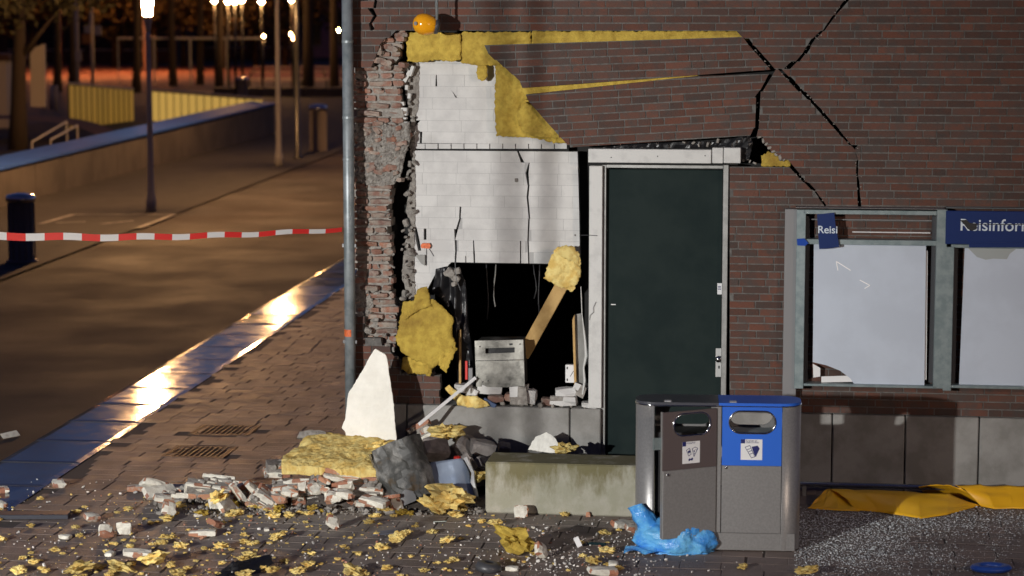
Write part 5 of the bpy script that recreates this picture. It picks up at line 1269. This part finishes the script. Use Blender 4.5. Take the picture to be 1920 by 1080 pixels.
# ================================================================== gully grates in the paving
for k,(c_,lab) in enumerate(zip(grate_rects,('rusty gully grate farther from the heap','rusty gully grate nearer the camera on the left paving'))):
    t = thing('gully_grate',lab,'grate',c_+Vector((0,0,.004)),-PSI)
    fr_ = MB(); 
    for x0,x1,y0,y1 in ((-.29,-.26,-.26,.26),(.26,.29,-.26,.26),(-.26,.26,-.26,-.23),(-.26,.26,.23,.26)): fr_.box(x0,x1,y0,y1,-.02,.001)
    fr_.build('frame', m_grate, t)
    for i in range(11):
        mb = MB(); x = -.245+i*.049; mb.box(x-.009,x+.009,-.229,.229,-.02,-.0005); mb.build('bar', m_grate, t)
    mb = MB(); mb.box(-.3,.3,-.27,.27,-.03,-.024); mb.build('sump', m_black, t)

# ================================================================== barrier tape
tape = thing('barrier_tape','red and white barrier tape stretched from the downpipe to the left','tape',(0,0,0))
A = at(641,430.5,WO.y+.0); A = WO + WA*wp(641,430.5,.17)[0] + WB*(-.17); A.z = wp(641,430.5,.17)[1]
B = at(-60,441.5,17.2)
n_seg = 21; red = M('tape_red',(.6,.03,.025),.4,bump=0); wht = M('tape_white',(.62,.6,.58),.4,bump=0)
def tpt(t,v):
    p = A.lerp(B,t); p.z -= .035*math.sin(math.pi*t)+ .006*math.sin(t*31); w = .033+.03*t; return p + Vector((0,.03*(v-.5)*(1-t),(v-.5)*w))
for i in range(n_seg):
    mb = MB(); mb.grid(lambda u,v,i=i: tpt((i+u)/n_seg,v),4,3); o = mb.build('tape_band', red if i%2 == 0 else wht, tape, True)
# ================================================================== background on the left
rg = random.Random(99)
WARM = (1.0,.55,.22)
def lamp_post(name, label, px, py, head_z, r=.06, glow=m_glow, loc=None, lit=True, mat=m_post, soft=.12):
    b = loc if loc is not None else gp(px,py); t = thing(name,label,'lamp post',b)
    mb = MB(); mb.lathe([(r*1.7,0),(r*1.7,.25),(r*1.15,.4),(r,1.0),(r*.8,head_z-.5),(r*.75,head_z-.38)],14); mb.build('pole', mat, t, True)
    mb = MB(); mb.lathe([(r*.7,head_z-.38),(r*.9,head_z-.32),(.09,head_z-.1),(.1,head_z-.06)],14); mb.build('collar', mat, t, True)
    mb = MB(); mb.lathe([(.085,head_z-.055),(.125,head_z+.42),(.02,head_z+.43)],16); mb.build('lamp_glass', glow, t, True)
    mb = MB(); mb.lathe([(.14,head_z+.435),(.14,head_z+.47),(.05,head_z+.56)],16); mb.build('cap', mat, t, True)
    return t
b1 = gp(284,398); z1 = HCAM - (28-30)/FPX*b1.y - .02
lamp_post('lamp_post','lit grey lamp post standing by the ramp wall',284,398,z1+.06)
lamp_post('lamp_post','taller grey lamp post behind the lit one, its head above the picture',523,312,5.0,.07)
lamp_post('lamp_post','plaza lamp post outside the picture to the right of the photographer',0,0,5.0,.07,m_glow2,Vector((8.5,4.5,0)))
# unlit thin black post
b2 = gp(558,298); t = thing('black_post','slim black post right of the taller lamp post','post',b2)
mb = MB(); mb.lathe([(.14,0),(.14,.06),(.08,.08),(.075,3.0),(.06,5.5),(.02,5.52)],14); mb.build('pole', m_postk, t, True)
# street litter bins
m_sbin = M('street_bin_bronze',(.16,.135,.12),.6,metal=.1,bump=.05)
def sbin(label,px,py,h,r):
    t = thing('street_bin',label,'litter bin',gp(px,py)); 
    mb = MB(); mb.lathe([(r*1.05,0),(r*1.05,.05),(r*.86,.06),(r*.86,h*.88),(r*.9,h*.9)],18); mb.build('body', m_sbin, t, True)
    mb = MB(); mb.lathe([(r*.98,h*.9),(r,h*.93),(r,h*.97),(r*.9,h),(r*.3,h+.03),(r*.05,h+.032)],18); mb.build('dome_lid', m_chrome, t, True)
    for k in range(12):
        a = k*math.pi/6; mb = MB(); mb.box(-.015,.015,-.01,.01,.07,h*.87); o = mb.build('rib', m_sbin, t); o.location = (r*.87*math.cos(a),r*.87*math.sin(a),0); o.rotation_euler = (0,0,a+math.pi/2)
sbin('bronze street bin with a steel dome behind the barrier tape',42,493,1.1,.24)
sbin('distant street bin with a steel dome beside the black post',597,284,1.35,.27)
sbin('far street bin whose steel dome shows over the ramp wall',455,185,1.0,.3)
# ramp wall with metal coping
rw = thing('ramp_wall','long concrete ramp wall with a blue metal coping','wall',(0,0,0))
fA, fB = gp(-60,408), gp(515,250); fd = (fB-fA).normalized(); fn = Vector((-fd.y,fd.x,0))
hA = HCAM - (HCAM)*( (327-30)/(408-30)); L = (fB-fA).length; hB = HCAM*(1-(192-30)/(250-30))
n_pan = 14
for i in range(n_pan):
    t0, t1 = i/n_pan, (i+1)/n_pan
    p0, p1 = fA+fd*L*t0+fd*.006, fA+fd*L*t1-fd*.006; h0, h1 = hA+(hB-hA)*t0, hA+(hB-hA)*t1
    q0, q1 = p0+fn*.7, p1+fn*.7
    mb = MB(); mb.add([(*p0.xy,0),(*p1.xy,0),(*q1.xy,0),(*q0.xy,0),(*p0.xy,h0-.06),(*p1.xy,h1-.06),(*q1.xy,h1-.06),(*q0.xy,h0-.06)],[(0,1,5,4),(1,2,6,5),(2,3,7,6),(3,0,4,7),(4,5,6,7)])
    mb.build('wall_panel', m_conc, rw)
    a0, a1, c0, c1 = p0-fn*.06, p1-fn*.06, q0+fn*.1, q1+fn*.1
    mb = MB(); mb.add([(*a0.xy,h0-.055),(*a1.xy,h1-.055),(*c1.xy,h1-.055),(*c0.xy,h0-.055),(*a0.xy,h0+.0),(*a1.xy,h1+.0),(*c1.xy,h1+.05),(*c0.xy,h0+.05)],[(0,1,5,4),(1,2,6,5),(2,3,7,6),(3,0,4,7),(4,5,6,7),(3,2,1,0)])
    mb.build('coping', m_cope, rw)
# yellow panel screens round the stair well
def screen(label, pa, pb, Da, Db, n, za, zb_, y0):
    A_, B_ = at(*pa,Da), at(*pb,Db); t = thing('panel_screen',label,'screen',(A_.x,A_.y,0)); O = Vector((A_.x,A_.y,0))
    d = Vector((B_.x-A_.x,B_.y-A_.y,0)); L_ = d.length; d.normalize(); nn = Vector((-d.y,d.x,0))
    for i in range(n):
        s0, s1 = L_*i/n+.06, L_*(i+1)/n-.06; h0 = A_.z+(B_.z-A_.z)*i/n
        mb = MB(); p, q = d*s0, d*s1; w_ = nn*.02
        mb.add([(*(x.xy),z) for z in (.05,h0-.08) for x in (p-w_,q-w_,q+w_,p+w_)],[(0,1,2,3),(4,5,6,7),(0,1,5,4),(1,2,6,5),(2,3,7,6),(3,0,4,7)])
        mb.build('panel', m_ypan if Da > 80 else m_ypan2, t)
        mb = MB(); mb.tube([d*(L_*i/n)+Vector((0,0,0)),d*(L_*i/n)+Vector((0,0,h0-.03))],.03,6); mb.build('upright', m_postk, t)
    mb = MB(); mb.tube([Vector((0,0,A_.z)),d*L_+Vector((0,0,B_.z))],.04,8); mb.build('top_rail', m_offw, t)
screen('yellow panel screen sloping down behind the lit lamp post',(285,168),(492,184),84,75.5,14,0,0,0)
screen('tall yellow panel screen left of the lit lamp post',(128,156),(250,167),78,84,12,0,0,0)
# rounded dark ramp hump and handrails
hm = MB(); c0 = gp(60,268)
hm.grid(lambda u,v: Vector((c0.x-1.0+3.2*math.cos(math.pi*u), c0.y+3*v, max(.0,.75*math.sin(math.pi*u)))),24,6)
struct(hm.build('ramp_hump', M('ramp_brown',(.09,.045,.035),.9,bump=.1)))
for k,(p,q) in enumerate((((60,266),(125,228)),((95,262),(145,235)))):
    t = thing('handrail','lower thin handrail behind the ramp wall' if k else 'upper thin handrail behind the ramp wall','handrail',(0,0,0)); a_, b_ = at(*p,62), at(*q,66)
    mb = MB(); mb.tube([a_,b_],.03,6); mb.tube([a_,(a_.x,a_.y,0)],.025,6); mb.tube([b_,(b_.x,b_.y,0)],.025,6); mb.build('rail_tube', m_post, t)
for k,px in enumerate((83,97,106)):
    t = thing('white_bollard',('leftmost','middle','rightmost')[k]+' of three small pale posts left of the yellow screen','bollard',gp(px,203+k*2)); mb = MB(); mb.lathe([(.09,0),(.09,1.0),(.05,1.06)],10); mb.build('post_body', m_offw, t, True)
# trees
def tree(label, px, py, r, h, crown=None, leaves=3600, seed=1, name='tree', lsz=.28):
    r_ = random.Random(seed); b = gp(px,py); t = thing(name,label,'tree',b)
    mb = MB(); lean = r_.uniform(-.2,.2); mb.tube([(0,0,-.05),(lean*.3,0,h*.3),(lean*.5,0,h*.6),(lean,0,h)],[r*1.3,r,r*.85,r*.6],9); 
    for k in range(5):
        a = r_.uniform(0,6.3); z = h*r_.uniform(.6,.95); mb.tube([(lean*.7,0,z),(lean+math.cos(a)*h*.25,math.sin(a)*h*.25,z+h*.28)],[r*.45,r*.15],6)
    mb.build('trunk', m_bark, t, True)
    if crown:
        cx, cz, rx, rz = crown; lf = MB(); cl = [(r_.gauss(0,.5),r_.gauss(0,.5),r_.gauss(0,.5)) for _ in range(26)]
        for k in range(leaves):
            c_ = r_.choice(cl); p = Vector((cx+rx*(c_[0]+r_.gauss(0,.2)),rx*(c_[1]+r_.gauss(0,.2)),cz+rz*(c_[2]+r_.gauss(0,.2))))
            a = Vector((r_.gauss(0,1),r_.gauss(0,1),r_.gauss(0,1))).normalized(); bb_ = a.orthogonal().normalized(); s = lsz*r_.uniform(.5,1.2)
            lf.add([p-a*s*.5,p+bb_*s*.28,p+a*s*.5,p-bb_*s*.28],[(0,1,2,3)],0,r_.random())
        stuff(lf.build('crown', m_leaf, t))
tree('broad dark tree at the left edge behind the ramp wall',34,282,.24,4.4,(0,5.6,3.4,1.9),5200,2)
for k,(px,py,r,h,lab) in enumerate([(256,172,.2,7,'dark tree trunk just left of the lit lamp head'),(325,160,.2,8,'dark tree trunk right of the lit lamp post'),(375,158,.19,8,'second dark trunk right of the lit lamp post'),
        (412,174,.17,8,'slender lamp lit trunk in the middle distance'),(108,170,.2,7,'dark trunk before the glowing red road'),(138,165,.24,7,'dark trunk left of the far sign post'),(578,178,.26,8,'dark trunk right of the black post'),(627,170,.22,8,'dark trunk beside the downpipe')]):
    tree(lab,px,py,r,h,(0,h+1.2,3.6,2.0),1500,20+k,lsz=.4)
for k,(px,D,h) in enumerate(((-10,165,5.5),(60,172,5),(135,168,5.5),(215,175,5),(290,170,5.2),(345,176,5),(420,168,5.3),(480,178,5),(535,172,5))):
    b = at(px,30,D); t_ = gp(px,30+FPX*HCAM/D); tree(('first','second','third','fourth','fifth','sixth','seventh','eighth','ninth')[k]+' from the left of the dense dark trees before the far buildings',px,30+FPX*HCAM/D*1.0,.2,h*.8,(0,h,4.6,1.9),2200,60+k,lsz=.6)
# far signs and poles
def far_sign(label, px, py, D, top, sg):
    b = at(px,py,D); t = thing('sign_post',label,'sign post',(b.x,b.y,0)); zt_ = at(px,top,D).z
    mb = MB(); mb.lathe([(.1,0),(.09,zt_)],8); mb.build('pole', m_offw, t, True)
    for (x0,y0,x1,y1,mt) in sg:
        p, q = at(x0,y0,D-.3), at(x1,y1,D-.3); mb = MB(); mb.box(p.x-b.x,q.x-b.x,-.34,-.28,q.z,p.z); mb.build('sign_plate', mt, t)
far_sign('pale sign pole with two pale plates and an orange plate below',174,155,110,-60,[(158,46,170,62,m_offw),(177,48,190,66,m_offw),(154,64,170,82,M('amber_plate',(.4,.16,.03),.6,bump=0))])
far_sign('dark thin pole with a small pale plate left of the pale sign pole',146,152,105,-40,[(141,95,153,115,m_offw)])
t = thing('white_pylon','slanted pale pylon panel behind the dark tree','pylon',(*at(72,190,72).xy,0)); b = at(72,190,72)
mb = MB(); mb.prism([((x-72)*72/FPX,at(x,y,72).z) for x,y in ((58,200),(60,100),(70,88),(87,82),(86,200))],-.1,.1); mb.build('panel_body', m_offw, t)
t = thing('white_kiosk','pale kiosk corner cut by the left edge of the picture','kiosk',(*at(0,190,80).xy,0))
mb = MB(); mb.box(-2.5,.47,-1,2,0,HCAM-(112-30)/FPX*80); mb.build('kiosk_body', m_offw, t); mb = MB(); mb.box(-2.6,.6,-1.1,2.1,HCAM-(112-30)/FPX*80+.002,HCAM-(100-30)/FPX*80); mb.build('kiosk_roof', m_bwall, t)
# far red-lit road, low walls and benches
rd = MB(); q = [gp(-60,152),gp(640,152),gp(640,122),gp(-60,122)]; rd.add([(p.x,p.y,-.02) for p in q],[(0,1,2,3)]); struct(rd.build('far_road', m_road2))
def lowwall(label, x0, x1, y, h, th, mat, D=None, n=1):
    a_, b_ = gp(x0,y), gp(x1,y); t = thing('low_wall',label,'low wall',((a_.x+b_.x)/2,a_.y,0)); w = (b_.x-a_.x)/n
    for i in range(n): mb = MB(); mb.box(-(b_.x-a_.x)/2+i*w+.01,-(b_.x-a_.x)/2+(i+1)*w-.01,0,th,0,h); mb.build('wall_block', mat, t)
lowwall('low pale wall in the distance behind the black post',400,660,182,.45,1.4,m_conc,n=6)
for k,(x0,x1,y) in enumerate(((468,660,164),(470,655,148),(475,650,138))):
    a_, b_ = gp(x0,y), gp(x1,y); t = thing('street_bench',('nearest','middle','farthest')[k]+' of the long slatted benches in the distance','bench',((a_.x+b_.x)/2,a_.y,0)); W_ = (b_.x-a_.x)
    for i in range(3): mb = MB(); mb.box(-W_/2,W_/2,i*.16,i*.16+.12,.43,.48); mb.build('slat', m_offw, t)
    for i in range(5): mb = MB(); mb.box(-W_/2+W_*i/4-.05,-W_/2+W_*i/4+.05,.05,.4,0,.425); mb.build('leg', m_postk, t)
# glazed shelter frame
t = thing('shelter','open framed shelter in the distance right of the lit lamp','shelter',gp(360,158)); W_ = 4.2
mb = MB(); mb.box(-W_,W_,-.6,.8,2.6,2.72); mb.build('roof', m_post, t)
for i in range(5): mb = MB(); x = -W_+i*W_/2; mb.box(x-.05 if i else x,x+.05 if i<4 else x,-.5,-.4,0,2.595); mb.build('post', m_post, t)
# far buildings
def building(label, x0, x1, D, h, mat, nx, nz, wm=m_bglass, lit=0):
    a_, b_ = at(x0,30,D), at(x1,30,D); t = thing('far_building',label,'building',((a_.x+b_.x)/2,D,0)); W_ = b_.x-a_.x
    mb = MB(); mb.box(-W_/2,W_/2,0,12,0,h); mb.build('wall', mat, t)
    for i in range(nx):
        for k in range(nz):
            x = -W_/2+W_*(i+.5)/nx; z = 1.2+(h-1.5)*k/nz; f = MB(); f.box(x-W_/nx*.3,x+W_/nx*.3,-.05,-.003,z,z+(h-1.5)/nz*.6); fo = f.build('window', wm, t)
            f = MB(); f.box(x-W_/nx*.33,x+W_/nx*.33,-.12,-.055,z-.15,z-.05); f.build('sill', m_offw, fo)
    mb = MB(); mb.box(-W_/2-.2,W_/2+.2,-.2,12.2,h+.003,h+.4); mb.build('parapet', m_post, t)
building('dark brick block far behind the lit lamp',-160,330,190,13,m_bwall,9,3)
building('dark brick block far behind the row of lamps',332,560,205,14,m_bwall,5,3)
building('pinkish block between the black post and the downpipe',562,760,215,15,m_bwall2,4,3)
# far bulbs on posts
for k,(px,py,D,lab) in enumerate(((402,1,120,'leftmost far globe lamp at the top edge'),(427,2,112,'second far globe lamp at the top edge'),(440,2,110,'third far globe lamp at the top edge'),(453,0,118,'fourth far globe lamp at the top edge'),(490,2,115,'far globe lamp alone left of the taller post'),
        (493,69,140,'low far lamp left of the taller post'),(547,64,150,'upper of two close far lamps by the black post'),(549,72,150,'lower of two close far lamps by the black post'),(547,-1,120,'far globe lamp just behind the black post'),(633,57,140,'far lamp close beside the downpipe'),(582,0,130,'small far globe lamp right of the black post'))):
    p = at(px,py,D); t = thing('globe_lamp',lab,'street lamp',(p.x,p.y,0)); mb = MB(); mb.lathe([(.07,0),(.05,p.z-.2)],8); mb.build('pole', m_postk, t, True)
    mb = MB(); r = .13 if py < 20 else .1; mb.lathe([(r*math.sin(math.pi*i/8)+.001,p.z-r*math.cos(math.pi*i/8)) for i in range(9)],12); mb.build('globe', m_bulb, t, True)
m_sod = M('sodium_lens',(1,.5,.2),.4,emit=(1,.3,.08),es=3600,bump=0)
# sodium lamps added to throw the red glow on the far road
for k,(px,D) in enumerate(((110,150),(270,160))):
    p = at(px,30,D); t = thing('added_sodium_lamp',('left','right')[k]+' tall added sodium lamp over the red lit road far behind','street lamp',(p.x,p.y,0)); mb = MB(); mb.lathe([(.12,0),(.08,8)],8); mb.build('pole', m_post, t, True)
    mb = MB(); mb.box(-.15,.15,-.6,.2,8.002,8.15); mb.build('lamp_head', m_post, t)
    mb = MB(); mb.box(-.13,.13,-.55,.15,7.95,8.0); mb.build('lamp_lens', m_sod, t)

# ================================================================== the emergency floodlight left of the camera and two street posts in its beam
t = thing('work_floodlight','floodlight mast of the emergency crew standing left of the photographer','floodlight',(FLOOD_POS.x,FLOOD_POS.y,0))
mb = MB(); mb.tube([(0,0,.0),(0,0,FLOOD_POS.z-.2)],.04,10)
for k in range(3): a = k*2.094; mb.tube([(0,0,.9),(.7*math.cos(a),.7*math.sin(a),.02)],.025,8)
mb.build('mast', m_post, t)
aim = WO + Vector((-2.6,0,.9)); dv = aim-FLOOD_POS; q = dv.to_track_quat('-Z','Y')
mb = MB(); mb.box(-.2,.2,-.16,.16,.08,.2); o = mb.build('lamp_head', m_postk, t); o.rotation_euler = q.to_euler(); o.location = (0,0,FLOOD_POS.z)
ld = bpy.data.lights.new('floodlight','SPOT'); ld.energy = FLOOD_POWER; ld.spot_size = R(38); ld.spot_blend = 1.0; ld.shadow_soft_size = .13; ld.color = (1,.98,.945)
lo = bpy.data.objects.new('flood_beam', ld); COL.objects.link(lo); lo.parent = t; lo.location = (0,0,FLOOD_POS.z); lo.rotation_euler = q.to_euler()
for k,(px,fr_,r,lab) in enumerate(((957,.5,.026,'nearer street post casting a soft shadow band on the white wall'),(1028,.42,.022,'thinner street post casting the second soft shadow band'))):
    s,z = wp(px,420,NB); tgt = WM @ Vector((s,-NB,2.0)); p = tgt.lerp(FLOOD_POS, fr_); t = thing('street_post',lab,'post',(p.x,p.y,0))
    mb = MB(); mb.lathe([(r*1.3,0),(r*1.3,.3),(r,.4),(r*.95,6.0),(.01,6.02)],16); mb.build('pole', m_post, t, True)
